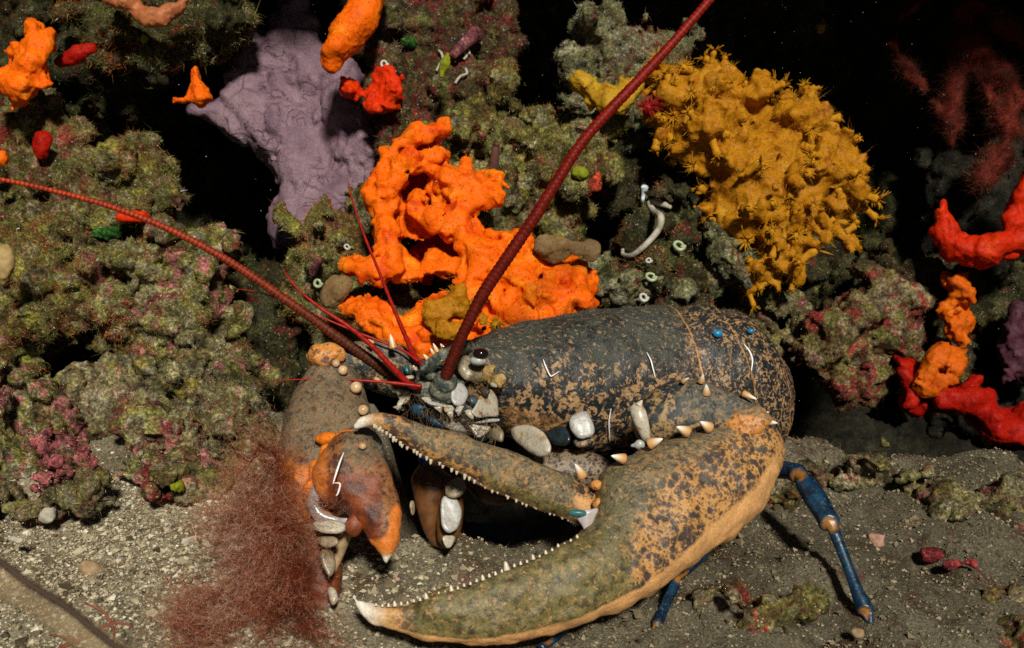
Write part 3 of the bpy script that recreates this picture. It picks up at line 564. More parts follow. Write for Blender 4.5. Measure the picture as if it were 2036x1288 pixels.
# purple sheet sponge with folds and veins
m = M('purple_sheet_sponge', .6, .3, .15, (.6, .3, .6), .004)
v = m.warp(30, .02); n = m.noise(30, 6, .6)
c = m.ramp(n, [(.3, (.13, .078, .112)), (.55, (.225, .142, .182)), (.75, (.28, .19, .22))])
vein = m.ramp(m.vor(24, 'DISTANCE_TO_EDGE', vec=v), [(.0, 1.), (.035, 0.)]); vein = m.mth('MULTIPLY', vein, m.ramp(m.noise(16, 3), [(.46, 0.), (.60, .6)])); sq = m.ramp(m.noise(34, 3, .5, 1.5, vec=m.off(8)), [(.485, 0.), (.5, 1.), (.515, 0.)]); vein = m.mth('MAXIMUM', vein, m.mth('MULTIPLY', sq, m.ramp(m.noise(20, 3, vec=m.off(3)), [(.5, 0.), (.6, .8)])))
c = m.mix(vein, c, (.05, .016, .032)); c = m.mix(1., c, m.ramp(m.noise(520, 4, .7), [(.3, .72), (.7, 1.2)]), 'MULTIPLY')
m.col(c); m.bump(m.mth('SUBTRACT', m.mth('ADD', m.noise(110, 6, .6), m.mth('MULTIPLY', m.noise(500, 3), .4)), m.mth('MULTIPLY', vein, .5)), .8, .003); PURPLE = m.m
pout = Z1([(340, -120), (330, 0), (300, 70), (262, 128), (215, 138), (185, 158), (168, 200), (150, 240), (135, 280), (142, 322), (110, 365), (60, 372), (-5, 380), (-12, 415), (50, 440), (110, 480), (210, 520), (270, 560), (310, 640), (322, 700), (310, 760), (278, 790), (285, 850), (310, 900), (420, 890), (560, 790), (640, 680), (680, 580), (692, 380), (640, 300), (560, 200), (480, 195), (458, 120), (430, 0), (420, -120)])
pp = [slab(pout, .945, .005, .009, 0, -.012, .009, 13)] + chain([(500, 190, 0.955, 30), (560, 260, 0.935, 24), (600, 330, 0.925, 20)]) + chain([(640, 150, 0.955, 30), (690, 220, 0.935, 22), (730, 280, 0.925, 16)]) + chain([(700, 250, 0.925, 10), (712, 300, 0.920, 10), (725, 340, 0.920, 8)])
sponge_obj('purple_sponge', 'dull purple sheet sponge with dark veins draped behind the orange sponge', pp, PURPLE, h=.0024, k=.03, noise=((34, -.005, -3), (70, .003, 4)), fine=((130, .0014, 4),))
# right side reds
sponge_obj('red_sponge', 'glossy scarlet sponge curled like a bowl at the right edge', [slab([(1858, 425), (1876, 410), (1886, 450), (1902, 470), (1960, 466), (1985, 452), (1990, 420), (2010, 380), (2070, 320), (2120, 330), (2120, 470), (2000, 515), (1950, 536), (1890, 516), (1862, 480)],   .885, .004, .008, 0, 0, .008, 24)] + chain([(1872, 455, .885, 14), (1905, 492, .875, 22), (1960, 500, .872, 24), (2020, 480, .872, 30)]), sponge('scarlet_sponge', (.50, .020, .003), (.26, .006, .002), (.62, .05, .006)), noise=((40, .005, 3), (60, -.003, -2)))
sponge_obj('orange_sponge', 'narrow orange sponge column between the two red sponges on the right', [slab(R6([(1570, 355), (1690, 345), (1715, 400), (1725, 500), (1700, 560), (1745, 600), (1735, 690), (1700, 750), (1600, 740), (1560, 680), (1520, 600), (1525, 560), (1580, 500), (1612, 450), (1570, 400)]), .905, .003, .008)] + chain([(1905, 560, .896, 12), (1912, 590, .893, 12), (1885, 625, .893, 14), (1900, 665, .894, 14)]), sponge('amber_sponge', (.56, .105, .005), (.26, .02, .003), (.66, .19, .010)))
sponge_obj('orange_sponge', 'orange cup of the low right sponge folded around a dark pit', [slab(R6([(1430, 900), (1500, 830), (1530, 770), (1620, 760), (1680, 810), (1695, 900), (1650, 980), (1560, 1030), (1440, 1055), (1415, 1000)]), .875, .004, .008), slab(R6([(1505, 890), (1560, 880), (1600, 920), (1560, 960), (1500, 950)]), .862, .006, .002) + ('neg',)] + chain([(1842, 770, .868, 12), (1850, 728, .866, 12), (1880, 702, .866, 13), (1905, 725, .866, 14), (1895, 755, .866, 12)]), bpy.data.materials['amber_sponge'])
sponge_obj('red_sponge', 'deep red slab sponge sprawling below the orange cup on the right', [slab(R6([(1270, 850), (1380, 850), (1440, 900), (1430, 1040), (1520, 1050), (1660, 1030), (1750, 960), (1790, 950), (1720, 1040), (1860, 1040), (1880, 1110), (1960, 1150), (2040, 1120), (2200, 1100), (2200, 1420), (2040, 1400), (1900, 1380), (1740, 1300), (1680, 1180), (1560, 1140), (1450, 1160), (1380, 1170), (1310, 1100), (1300, 1000)]), .885, .004, .009, 0, 0, .010, 24)] + chain([(1870, 790, .872, 14), (1930, 800, .868, 20), (1980, 850, .866, 24), (2050, 860, .868, 26)]) + chain([(1800, 740, .875, 14), (1815, 790, .872, 18)]), REDSP, noise=((38, .006, 3),))
sponge_obj('purple_sponge', 'dark purple sponge lobe cut by the right picture edge', [ell(2040, 680, .93, 48, 80, 40), ell(2005, 750, .92, 14, 14, 12)], sponge('dark_purple_sponge', (.075, .025, .04), (.04, .015, .02), (.12, .06, .09)))
# red brown gorgonian-like weed, top right
WEED = turf_mat('weed_red', [(0, (.010, .003, .002)), (.4, (.045, .008, .004)), (.7, (.085, .024, .010)), (1, (.20, .10, .06))])  # weed and stem colours darkened to imitate the dim corner light
m = M('weed_stem', .8, .2); m.col(m.ramp(m.noise(60, 5), [(.3, (.03, .004, .002)), (.6, (.12, .009, .004)), (.75, (.14, .035, .014))])); WSTEM = m.m
wt = thing('red_weed', 'dim brownish red branching weed hanging in the top right corner', 'seaweed', P(1900, 200, .95))
wp = (chain([(1850, -20, .95, 9), (1790, 40, .95, 8), (1775, 90, .95, 8), (1800, 140, .95, 8), (1850, 190, .945, 9), (1885, 245, .94, 10), (1896, 285, .94, 5)]) + chain([(1920, 0, .96, 20), (1930, 90, .95, 22), (1900, 160, .95, 16), (1885, 230, .945, 10)]) +
      chain([(1920, 90, .95, 16), (1990, 150, .95, 18), (2040, 220, .95, 20)]) + chain([(1960, 20, .95, 14), (2010, 60, .95, 16), (2050, 110, .95, 14)]) + chain([(2000, 160, .95, 16), (2010, 260, .945, 18), (1985, 320, .94, 22), (1950, 360, .935, 18), (1935, 380, .935, 8)]) + chain([(1930, 130, .95, 12), (1970, 200, .95, 12), (2010, 260, .945, 12)]))
V, Q = solid(wp, .0022, .008, [(50, .006, 3)], 77); mk('branch', V, Q, WSTEM, wt)
b = blades(V, Q, 9e5, .0048, .00026, 78, face=-.6, bald=-.9, maxn=60000); mk('fuzz', b[0], b[1], WEED, wt, b[2], smooth=False)

# yellow zoanthid colony
ybase = (chain([(1440, 150, .90, 22), (1445, 200, .89, 34), (1450, 260, .885, 46)]) + chain([(1345, 160, .90, 28), (1370, 200, .89, 48), (1400, 250, .885, 56), (1450, 300, .88, 66)]) + chain([(1345, 260, .89, 30), (1400, 300, .88, 40)]) +
         chain([(1590, 230, .90, 36), (1560, 270, .89, 50), (1520, 330, .88, 76), (1500, 400, .875, 90), (1490, 450, .87, 76), (1480, 510, .87, 44), (1510, 545, .87, 18)]) + chain([(1620, 300, .89, 40), (1590, 370, .88, 62), (1570, 430, .875, 62), (1560, 490, .875, 30)]) + chain([(1690, 300, .90, 14), (1650, 350, .89, 34)]) + chain([(1700, 380, .90, 22), (1640, 410, .885, 44), (1640, 460, .88, 26)]) + chain([(1520, 150, .905, 10), (1480, 200, .895, 24)]))
r2 = np.random.default_rng(44); extra = []
Vt, Qt = solid(ybase, .004, .02, [(40, .008, 3)], 55); Nt = vnormals(Vt, Qt); fc = np.where((Nt @ FW < .1))[0]
for i in r2.choice(fc, 190, replace=False): extra.append(('c', Vt[i] - Nt[i] * .004, Vt[i] + Nt[i] * r2.uniform(.001, .007), r2.uniform(.004, .0065), r2.uniform(.0025, .005)))
V, Q = solid(ybase + extra, .0018, .004, [(40, .008, 3), (150, .0022, 3)], 55, [(420, .0006, 3)])
yc = thing('yellow_colony', 'mustard yellow colony of small cluster anemones right of the thick red antenna', 'anemone colony', base_of(V))
mk('base', V, Q, MUSTARD, yc)
def polyp(seed, op):
    r = np.random.default_rng(seed); L = r.uniform(.007, .012); prt = []
    zz = np.linspace(0, 1, 7); cur = r.normal(0, .0012, (1, 3)) * zz[:, None] ** 2
    c = np.stack([0 * zz, 0 * zz, zz * L], 1) + cur; rad = np.interp(zz, [0, .5, .85, 1], [.0030, .0024, .0032, .0022 if op else .0012])
    prt.append(tube3(c, rad, 10)); tip = c[-1]
    nT = 14 if op else 5
    for k in range(nT):
        a = 2 * math.pi * k / nT + r.normal(0, .15); ln = r.uniform(.005, .010) * (1 if op else .45)
        s = np.linspace(0, 1, 5)[:, None]; out = np.array([math.cos(a), math.sin(a), 0]); up = np.array([0, 0, 1.])
        p = tip + out * .0016 + (out * r.uniform(.5, .9) + up * r.uniform(.3, .8)) * s * ln + up * -.0015 * s ** 2
        prt.append(tube3(p, np.linspace(.00052, .00016, 5), 5))
    V, Fc, _ = join(prt); return V, Fc
PM = [mesh_data('polyp', *polyp(900 + i, i % 3 != 0), MUSTARDP) for i in range(6)]
Nn = vnormals(V, Q); cand = np.where(Nn @ FW < .25)[0]; cv = P(1500, 330, .95)
pos = []; lc = np.array(yc.location)
wgt = np.clip(np.linalg.norm((V[cand] - cv) @ np.stack([RT, UP], 1), axis=1), .03, .12) ** 1.5; wgt /= wgt.sum()
from mathutils import Vector
for i in r2.choice(cand, 3000, p=wgt):
    if len(pos) >= 96: break
    if all(((V[i] - V[j]) ** 2).sum() > .0095 ** 2 for j in pos): pos.append(i)
for n_, i in enumerate(pos):
    o = bpy.data.objects.new('polyp', PM[r2.integers(0, 6)]); COL.objects.link(o); o.parent = yc
    d = Nn[i] + r2.normal(0, .25, 3); o.rotation_mode = 'QUATERNION'; o.rotation_quaternion = Vector(d).to_track_quat('Z', 'Y')
    o.location = V[i] - lc - Nn[i] * .0015; s = r2.uniform(.7, 1.35); o.scale = (s, s, s * r2.uniform(.7, 1.3))
# tiny hairs that make the colony's edge soft
HAIRM = turf_mat('mustard_hair', [(0, (.14, .045, .004)), (.5, (.34, .15, .008)), (1, (.55, .34, .05))])
b = blades(V, Q, 1.0e5, .0045, .0003, 79, face=-.6, bald=-.3); mk('fringe', b[0], b[1], HAIRM, yc, b[2], smooth=False)
def anemone(name, label, px, py, d, rad, nT, mat, cat='anemone', group=None, seed=0, up=.5):
    r = np.random.default_rng(seed); c = P(px, py, d); u = -FW * .8 + UP * up; u /= np.linalg.norm(u); a1 = np.cross(u, RT); a1 /= np.linalg.norm(a1); a2 = np.cross(u, a1)
    prt = [tube3(c[None] + u * np.linspace(-rad * .6, rad * .15, 5)[:, None], np.array([.30, .34, .32, .36, .2]) * rad, 12)]
    for k in range(nT):
        a = r.uniform(0, 6.28); s = np.linspace(0, 1, 6)[:, None]; out = math.cos(a) * a1 + math.sin(a) * a2; ln = rad * r.uniform(.6, 1.05)
        p = c + out * rad * .15 * r.uniform(.2, 1) + (out * r.uniform(.3, 1) + u * r.uniform(.15, .8)) * s * ln - UP * ln * .15 * s ** 2 + r.normal(0, .05 * ln, 3) * s ** 2
        prt.append(tube3(p, np.linspace(rad * .045, rad * .012, 6), 5))
    V, Fc, _ = join(prt); return mk(name, V, Fc, mat, label=label, cat=cat, group=group)
anemone('red_anemone', 'small fuzzy crimson anemone left of the yellow colony', 1290, 213, .86, .0125, 150, sponge('crimson_anemone', (.30, .016, .014), (.18, .008, .008), (.42, .06, .05)), seed=1)
for k, (x, y, d, q, lab) in enumerate([(905, 588, .742, .011, 'yellow thread tentacled anemone just left of the thick red antenna'), (985, 645, .722, .010, 'yellow thread tentacled anemone in the gap right of the thick red antenna base'), (940, 605, .742, .010, 'orange tinted thread tentacled anemone right behind the thick red antenna')]):
    anemone('thread_anemone', lab, x, y, d, q, 60, MUSTARDP, group='thread anemones by the antenna', seed=20 + k)
tmp = anemone('thread_anemone', 'lone pale yellow polyp floating out of the black background at the top right', 1634, 52, 1.0, .011, 12, YELSP, seed=31)

# ------------------------------------------------------------------ filaments
def strands(roots, dirs, ln, wd, seg, seed, curl=.5, sprout=0, sl=.002):
    r = np.random.default_rng(seed); n = len(roots); p = roots.copy(); d = dirs / np.linalg.norm(dirs, axis=1, keepdims=True); pts = [p.copy()]; L = ln / seg
    for k in range(seg):
        q = np.stack([vnoise(p * 45 + 11 * a, 60 + a) for a in range(3)], 1)
        d = d + curl * (q * .8 + r.normal(0, .35, (n, 3))); d /= np.linalg.norm(d, axis=1, keepdims=True); p = p + d * L[:, None]; pts.append(p.copy())
    Pn = np.stack(pts, 1); T = np.gradient(Pn, axis=1); sd_ = np.cross(T, r.normal(size=(n, 1, 3))); sd_ /= np.maximum(np.linalg.norm(sd_, axis=2, keepdims=True), 1e-12)
    w = wd * np.linspace(1, .35, seg + 1)[None, :, None] * r.uniform(.6, 1.4, (n, 1, 1))
    V = np.stack([Pn - sd_ * w / 2, Pn + sd_ * w / 2], 2).reshape(-1, 3)
    o = (2 * (seg + 1)) * np.arange(n)[:, None] + 2 * np.arange(seg)[None]; Q = np.stack([o, o + 1, o + 3, o + 2], -1).reshape(-1, 4)
    t = np.broadcast_to(np.linspace(0, 1, seg + 1)[None], (n, seg + 1)); rn = np.clip(.04 + .60 * t + r.normal(0, .14, (n, 1)) + .35 * fbm(Pn[:, 0] * 40, 2, 5)[:, None], 0, 1)
    parts = [(V, Q, np.repeat(rn.reshape(-1), 2))]
    if sprout:
        m = n * sprout; i = r.integers(0, n, m); k = r.integers(0, seg, m); f = r.uniform(size=(m, 1))
        b = Pn[i, k] * (1 - f) + Pn[i, k + 1] * f; dd = r.normal(size=(m, 3)); dd /= np.linalg.norm(dd, axis=1, keepdims=True); l2 = sl * r.uniform(.5, 1.6, (m, 1)); s2 = np.cross(dd, r.normal(size=(m, 3))); s2 /= np.linalg.norm(s2, axis=1, keepdims=True)
        V2 = np.stack([b - s2 * wd * .45, b + s2 * wd * .45, b + dd * l2], 1).reshape(-1, 3); rr = np.clip(rn[i, k] + .12 + r.normal(0, .12, m), 0, 1)
        parts.append((V2, np.arange(3 * m).reshape(-1, 3), np.repeat(rr, 3)))
    Vs = np.vstack([q[0] for q in parts]); F_ = [parts[0][1]] + ([parts[1][1] + len(V)] if sprout else []); return Vs, F_, dict(rnd=np.concatenate([q[2] for q in parts]))

# ------------------------------------------------------------------ lobster
def shell(name, tan, dark, spot=170, thr=(.36, .46), blotch=None, rough=.42, grain=1.0, silt=(.100, .094, .058), green=(.155, .142, .052), rim=(.62, .29, .085), gtop=(.20, .15, .06)):
    # masks silt / green / rim / tip / red are pigment zones stored on the vertices
    m = M(name, rough, .45); w = m.warp(90, .006)
    sp = m.ramp(m.mth('ADD', m.vor(spot, vec=w, rnd=1), m.mth('MULTIPLY', m.mth('SUBTRACT', m.noise(55, 5), .5), 1.3)), [(thr[0] - .10, 1.), (thr[0], .8), (thr[1], 0.)])
    sp = m.mth('MAXIMUM', sp, m.ramp(m.mth('ADD', m.vor(spot * 2.1, vec=w), m.mth('MULTIPLY', m.mth('SUBTRACT', m.noise(80, 4, vec=m.off(2)), .5), 1.3)), [(thr[0] - .12, .85), (thr[1] - .03, 0.)]))
    tn = m.mix(m.noise(60, 4), tuple(q * .75 for q in tan), tuple(min(1, q * 1.2) for q in tan))
    if blotch:
        b1 = m.ramp(m.noise(blotch[0], 3, .6, .5), [(blotch[1], 1.), (blotch[1] + .04, 0.)]); b2 = m.ramp(m.noise(blotch[0] * 1.9, 3, .55, 1.2), [(blotch[1] + .02, 1.), (blotch[1] + .06, 0.)])
        sp = m.mth('MAXIMUM', sp, m.mix(m.attr('fine'), b1, b2))
    c = m.mix(sp, tn, m.mix(m.noise(300, 4), tuple(q * .5 for q in dark), tuple(q * 1.8 for q in dark)))
    def msk(nm, amt, sc=110):
        return m.ramp(m.mth('ADD', m.attr(nm), m.mth('MULTIPLY', m.mth('SUBTRACT', m.noise(sc, 5, .65), .5), amt)), [(.35, 0.), (.65, 1.)])
    gn = m.ramp(m.noise(210, 5, .65), [(.36, tuple(q * .4 for q in green)), (.55, green), (.68, gtop)])
    c = m.mix(m.mth('MULTIPLY', msk('green', .7), .88), c, gn)
    sl = m.mix(m.ramp(m.noise(1100, 5, .85), [(.36, 0.), (.64, 1.)]), tuple(q * .35 for q in silt), tuple(q * 2.3 for q in silt))
    c = m.mix(m.mth('MULTIPLY', msk('silt', 1.2), m.ramp(m.noise(330, 5, .7), [(.3, .35), (.62, .85)])), c, sl)
    fr_ = m.ramp(m.noise(300, 5, .7, .4, vec=m.off(3)), [(.53, 0.), (.60, .72)]); c = m.mix(fr_, c, tuple(q * .6 for q in dark))
    fl_ = m.ramp(m.noise(360, 5, .7, .4, vec=m.off(6)), [(.565, 0.), (.62, .8)]); c = m.mix(fl_, c, tuple(.85 * q + .035 for q in tan))
    rd = m.mix(m.ramp(m.noise(120, 6, .65), [(.35, 0.), (.65, 1.)]), (.050, .013, .008), (.26, .060, .016)); c = m.mix(msk('red', .8), c, rd)
    c = m.mix(msk('rim', .55, 300), c, m.mix(m.noise(500, 4), tuple(q * .8 for q in rim), tuple(min(1, q * 1.15) for q in rim)))
    c = m.mix(m.ramp(m.attr('tip'), [(0, 0.), (.5, .7), (1, 1.)]), c, m.mix(m.ramp(m.attr('tip'), [(.45, 0.), (.9, 1.)]), (.62, .36, .15), (.80, .74, .64)))
    c = m.mix(1., c, m.ramp(m.noise(900, 4, .7), [(.3, .70), (.5, 1.), (.72, 1.28)]), 'MULTIPLY')
    gr = m.ramp(m.vor(1100, rnd=1), [(.10, 1.), (.20, 0.)]); gr = m.mth('MULTIPLY', m.mth('MULTIPLY', gr, m.ramp(m.noise(230, 3), [(.42, 0.), (.60, .9 * grain)])), m.mth('ADD', m.attr('silt'), .12, clamp=True))
    c = m.mix(gr, c, (.42, .41, .35))
    m.col(c); m.rough(m.ramp(m.attr('silt'), [(0, rough), (1, .75)]))
    m.bump(m.mth('ADD', m.mth('ADD', m.noise(750, 4, .7), m.mth('MULTIPLY', m.noise(140, 4), .8)), m.mth('MULTIPLY', gr, .6)), .45, .0009); return m.m
CLAW = shell('claw_shell', (.48, .245, .075), (.050, .034, .028), 240, (.40, .54), rim=(.62, .33, .13))
BODY = shell('carapace_shell', (.36, .215, .100), (.010, .013, .016), 190, (.32, .42), blotch=(165, .50), silt=(.042, .046, .036), grain=1.6, green=(.020, .027, .028), gtop=(.075, .06, .04))
ARM = shell('arm_shell', (.34, .22, .095), (.018, .024, .030), 190, (.34, .44), blotch=(150, .47), silt=(.082, .080, .070))
KNOB = shell('orange_knob_shell', (.60, .25, .06), (.10, .045, .03), 210, (.22, .32))
REDCLAW = shell('red_claw_shell', (.26, .105, .035), (.06, .022, .014), 230, (.30, .45), rim=(.66, .19, .03))
LEG = M('blue_leg_shell', .35, .5)
_c = LEG.mix(LEG.ramp(LEG.noise(160, 5, .65), [(.42, 0.), (.62, 1.)]), (.003, .009, .026), (.005, .040, .09)); _c = LEG.mix(LEG.ramp(LEG.noise(420, 4, .7), [(.58, 0.), (.68, .6)]), _c, (.07, .17, .20))
_c = LEG.mix(LEG.attr('joint'), _c, LEG.mix(LEG.noise(200, 3), (.22, .06, .01), (.38, .20, .035))); LEG.col(_c); LEG.bump(LEG.noise(500, 4), .3, .0008); LEG = LEG.m
def chitin(name, base, stain, th):
    m = M(name, .32, .5, .12); c = m.mix(m.ramp(m.noise(130, 6, .65, .5), [(th, 0.), (th + .12, 1.)]), base, stain)
    c = m.mix(m.ramp(m.noise(420, 5, .7), [(.55, 0.), (.70, .7)]), c, tuple(q * .35 for q in stain)); m.col(m.mix(1., c, m.ramp(m.noise(700, 4, .7), [(.3, .75), (.7, 1.15)]), 'MULTIPLY'))
    m.bump(m.noise(200, 4), .25, .001); return m.m
WHITE = chitin('white_chitin', (.42, .42, .41), (.32, .24, .15), .60); WHITEB = chitin('cream_chitin', (.50, .46, .37), (.38, .23, .10), .53)
SPINE = M('spine', .35, .5, .1); SPINE.col(SPINE.mix(SPINE.noise(260, 4), SPINE.ramp(SPINE.attr('u'), [(0, (.42, .17, .04)), (.35, (.60, .34, .13)), (.7, (.80, .72, .58)), (1, (.86, .84, .80))]), SPINE.ramp(SPINE.attr('u'), [(0, (.52, .25, .08)), (.5, (.74, .56, .36)), (1, (.88, .86, .82))]))); SPINE = SPINE.m
TOOTH = plain('tooth_enamel', (.62, .53, .40), .3, 400, .1, .5, .1, .1)
ZHm = None; BEAD = M('pearl_knob', .28, .5, .2); BEAD.col(BEAD.ramp(BEAD.noise(150, 3), [(.3, (.42, .22, .09)), (.6, (.66, .48, .28))])); BEAD = BEAD.m
SCRATCH = plain('scratch_white', (.80, .80, .82), .3, 500, .1, .5, .2)
HEAD = shell('head_shell', (.20, .20, .13), (.020, .035, .036), 260, (.34, .42), blotch=(150, .48), silt=(.12, .115, .09))
def zeros(A, **k):
    n = len(A['u']); out = {q: np.zeros(n) for q in ('silt', 'green', 'rim', 'tip', 'red')}; out.update(k); out['u'] = A['u']; return out

lob = thing('lobster', 'dark speckled lobster with one huge orange rimmed claw reaching across the sand', 'lobster', P(1150, 860, .66))
# body: carapace and curled tail in one skin
bsec = [(893, 706, 905, 770, .628, 60), (912, 694, 925, 805, .632, 120), (945, 678, 962, 846, .640, 190), (990, 656, 1008, 868, .650, 222), (1065, 636, 1075, 888, .661, 238), (1145, 622, 1160, 905, .672, 246), (1230, 611, 1260, 915, .683, 246),
        (1300, 607, 1345, 912, .692, 240), (1345, 606, 1425, 906, .697, 230), (1390, 606, 1470, 900, .701, 215), (1430, 611, 1505, 896, .705, 195), (1466, 626, 1530, 890, .709, 170), (1500, 652, 1545, 884, .712, 140), (1524, 684, 1552, 876, .714, 110), (1540, 716, 1555, 866, .716, 80), (1548, 742, 1557, 850, .718, 50)]
SEG = [0, 1326, 1404, 1466, 1512, 1540, 1600]
def plates(s):
    k = np.ones(len(s)); x = s[:, 0]
    for a, b in zip(SEG[1:-1], SEG[2:]):
        m_ = (x >= a) & (x < b); k[m_] = .900 + .115 * ((x[m_] - a) / (b - a)) ** .6
    return k
V, Fc, A = loft(bsec, 128, 26, 1.0, rad=plates, bump=[(45, .0010, 3), (170, .0005, 4)], seed=3)
px, py, _ = proj(V); u, v = A['u'], A['v']; ab = sm(1300, 1380, px - (py - 610) * .25)
fb = fbm(V * 34, 4, 71); silt = .92 * sm(.10, .90, v + 1.0 * fb) * (1 - ab * .75); body_attr = zeros(A, silt=silt, green=.95 * sm(-.15, .45, v + .8 * fbm(V * 26, 3, 72)) * (1 - ab))
body_attr['rim'] = .42 * sm(-.15, -.6, v) * (1 - ab) * sm(970, 1010, px) * sm(1190, 1100, px)
tp = np.zeros(len(V)); nr_ = 128; rowx = px[:-2].reshape(-1, nr_)[:, 0]
sx = catmull(bsec, 26)[:, 0]
edge_ = np.zeros(len(sx))
for b_ in SEG[1:-1]: edge_ = np.maximum(edge_, sm(b_ - 6, b_ - 2, sx) * (sx < b_))
body_attr['rim'] = np.maximum(body_attr['rim'], np.concatenate([np.repeat(edge_ * .56, nr_), [0, 0]]))
body_attr['fine'] = ab
mk('body', V, Fc, BODY, lob, body_attr); VBODY = V
# fine fuzz along the back
Tq = Fc[0]
b = blades(V, Tq, 5e5, .0016, .00028, 81, face=-.8, bald=-.15, maxn=26000)
sel = (proj(b[0])[1] < 690)
keep = np.repeat(sel.reshape(-1, 5).all(1), 5); vb = b[0][keep]; nb = len(vb) // 5; o5 = 5 * np.arange(nb)[:, None]
mk('silt_fuzz', vb, [o5 + np.array([[0, 1, 2, 3]]), o5 + np.array([[3, 2, 4]])], turf_mat('silt_fuzz', [(0, (.02, .02, .014)), (.5, (.07, .072, .05)), (1, (.22, .21, .16))]), lob, dict(rnd=b[2]['rnd'][keep]), smooth=False)
def cone(name, base, tip, d, r, parent, mat=SPINE, d2=None, n=10, bulge=.95):
    d2 = d if d2 is None else d2; k = np.linspace(0, 1, 7)[:, None]
    pw_ = .5 if name == 'tooth' else .75
    s = np.hstack([np.array([base])+(np.array([tip]) - np.array([base])) * k, d + (d2 - d) * k, r * (1 - k) ** pw_ * bulge + .4 * k])
    V, Fc, A = tube(s, n, 3); return mk(name, V, Fc, mat, parent, dict(u=A['u']))
def blob(name, prims, mat, parent, h=.0009, k=.002, noise=(), fine=(), attrs=None, seed=1):
    V, Q = solid(prims, h, k, list(noise), seed, list(fine)); n = len(V)
    at = {q: np.zeros(n) for q in ('silt', 'green', 'rim', 'tip', 'red')}; x, y, _ = proj(V)
    for q, fn in (attrs or {}).items(): at[q] = fn(x, y)
    return mk(name, V, Q, mat, parent, at)
# rostrum
ro = blob('rostrum', [slab([(935, 676), (905, 684), (880, 692), (860, 703), (846, 716), (836, 730), (838, 744), (856, 738), (872, 728), (888, 722), (912, 708), (960, 692)], .608, .001, .0045, .035, 0)] + chain([(845, 735, .602, 5), (880, 708, .606, 8), (925, 688, .616, 10)]), HEAD, lob, .0008, .004, noise=((160, .0012, 3),), attrs=dict(silt=lambda x, y: .45 + 0 * x))
for bx, by, tx, ty, r in [(870, 700, 861, 682, 6), (862, 704, 856, 692, 5), (852, 716, 842, 704, 6), (877, 718, 874, 706, 5), (842, 742, 839, 728, 5), (826, 738, 822, 726, 6), (818, 756, 803, 750, 5), (880, 690, 876, 683, 4)]:
    cone('rostrum_spine', (bx, by), (tx, ty), .603, r, ro)
# eyes
EYE = plain('eye_black', (.012, .006, .006), .08, 100, .1, .7, 0)
for ex, ey, d, q in [(956, 703, .606, 1.05), (882, 690, .622, .55)]:
    e = blob('eye', [ell(ex, ey, d, 15 * q, 11 * q, 14 * q)], EYE, lob, .0006, .001)
    blob('eye_stalk', [ell(ex - 5 * q, ey + 13 * q, d + .002, 16 * q, 10 * q, 13 * q)], WHITE, e, .0007)
# head plates round the antenna bases
ZH = lambda L: [(700 + x / 5.36, 640 + y / 5.36) for x, y in L]
ZB = lambda L: [(900 + .3537 * x, 560 + .3537 * y) for x, y in L]
def pl(name, pts, d, mat, parent=None, r=.0022, hz=.0008, gx=0, gy=0, nz=((110, .0004, 2),), h=.0007, at=None):
    q = np.array(pts, float)
    for _ in range(2): n_ = np.roll(q, -1, 0); q = np.stack([.78 * q + .22 * n_, .22 * q + .78 * n_], 1).reshape(-1, 2)
    pts = q; ar = abs(np.sum(q[:, 0] * np.roll(q[:, 1], -1) - q[:, 1] * np.roll(q[:, 0], -1))) / 2; pe = np.linalg.norm(q - np.roll(q, -1, 0), axis=1).sum(); inr = 2 * ar / pe * d / F
    return blob(name, [slab(pts, d + .4 * r, hz, r * (.5 if 'plate' in name or 'base' in name or 'tooth' in name else 1), gx + (hash(len(pts) * 7 + int(q[0, 0])) % 5 - 2) * .008, gy - .010)], mat, parent or lob, min(h, inr / 2.2, .0006), .002, noise=[(f_, min(a_, .22 * inr), o_) for f_, a_, o_ in nz], fine=(), attrs=at)
DARKHEAD = plain('dark_head', (.030, .034, .030), .5, 160, .7, .35, .6)
blob('head_front', [ell(900, 800, .640, 66, 62, 40), ell(850, 780, .640, 44, 40, 34), ell(960, 800, .642, 44, 60, 40), ell(930, 860, .640, 60, 30, 34)], DARKHEAD, lob, .0012, .006, noise=((90, .003, 3),))
V, Fc, A = tube([(868, 806, .603, 15), (874, 790, .600, 21), (880, 774, .597, 24), (885, 760, .594, 22), (889, 750, .592, 19)], 28, 14, lambda l: 1 + .16 * np.abs(np.sin(l * 420))); mk('peduncle', V, Fc, HEAD, lob, zeros(A, silt=.5 + 0 * A['u']))
V, Fc, A = tube([(858, 784, .606, 10), (848, 780, .603, 15), (836, 775, .601, 16), (826, 771, .600, 13)], 24, 12, lambda l: 1 + .14 * np.abs(np.sin(l * 420))); mk('peduncle', V, Fc, HEAD, lob, zeros(A, silt=.5 + 0 * A['u']))
ZT = lambda L: [(656 + x / 5.09, 656 + y / 5.09) for x, y in L]
SCALE = M('translucent_scale', .35, .4, .2); SCALE.col(SCALE.ramp(SCALE.noise(110, 6, .65, .6), [(.34, (.05, .04, .02)), (.48, (.20, .16, .09)), (.58, (.30, .26, .19)), (.68, (.30, .12, .04))])); SCALE.bump(SCALE.noise(300, 4), .3, .001); SCALE = SCALE.m
OCHRE = M('ochre_lobe', .55, .3, .15); OCHRE.col(OCHRE.ramp(OCHRE.noise(150, 6, .7, .6), [(.32, (.09, .05, .02)), (.48, (.36, .23, .07)), (.62, (.46, .33, .16)), (.70, (.60, .52, .38))])); OCHRE.bump(OCHRE.noise(260, 5), .6, .002); OCHRE = OCHRE.m
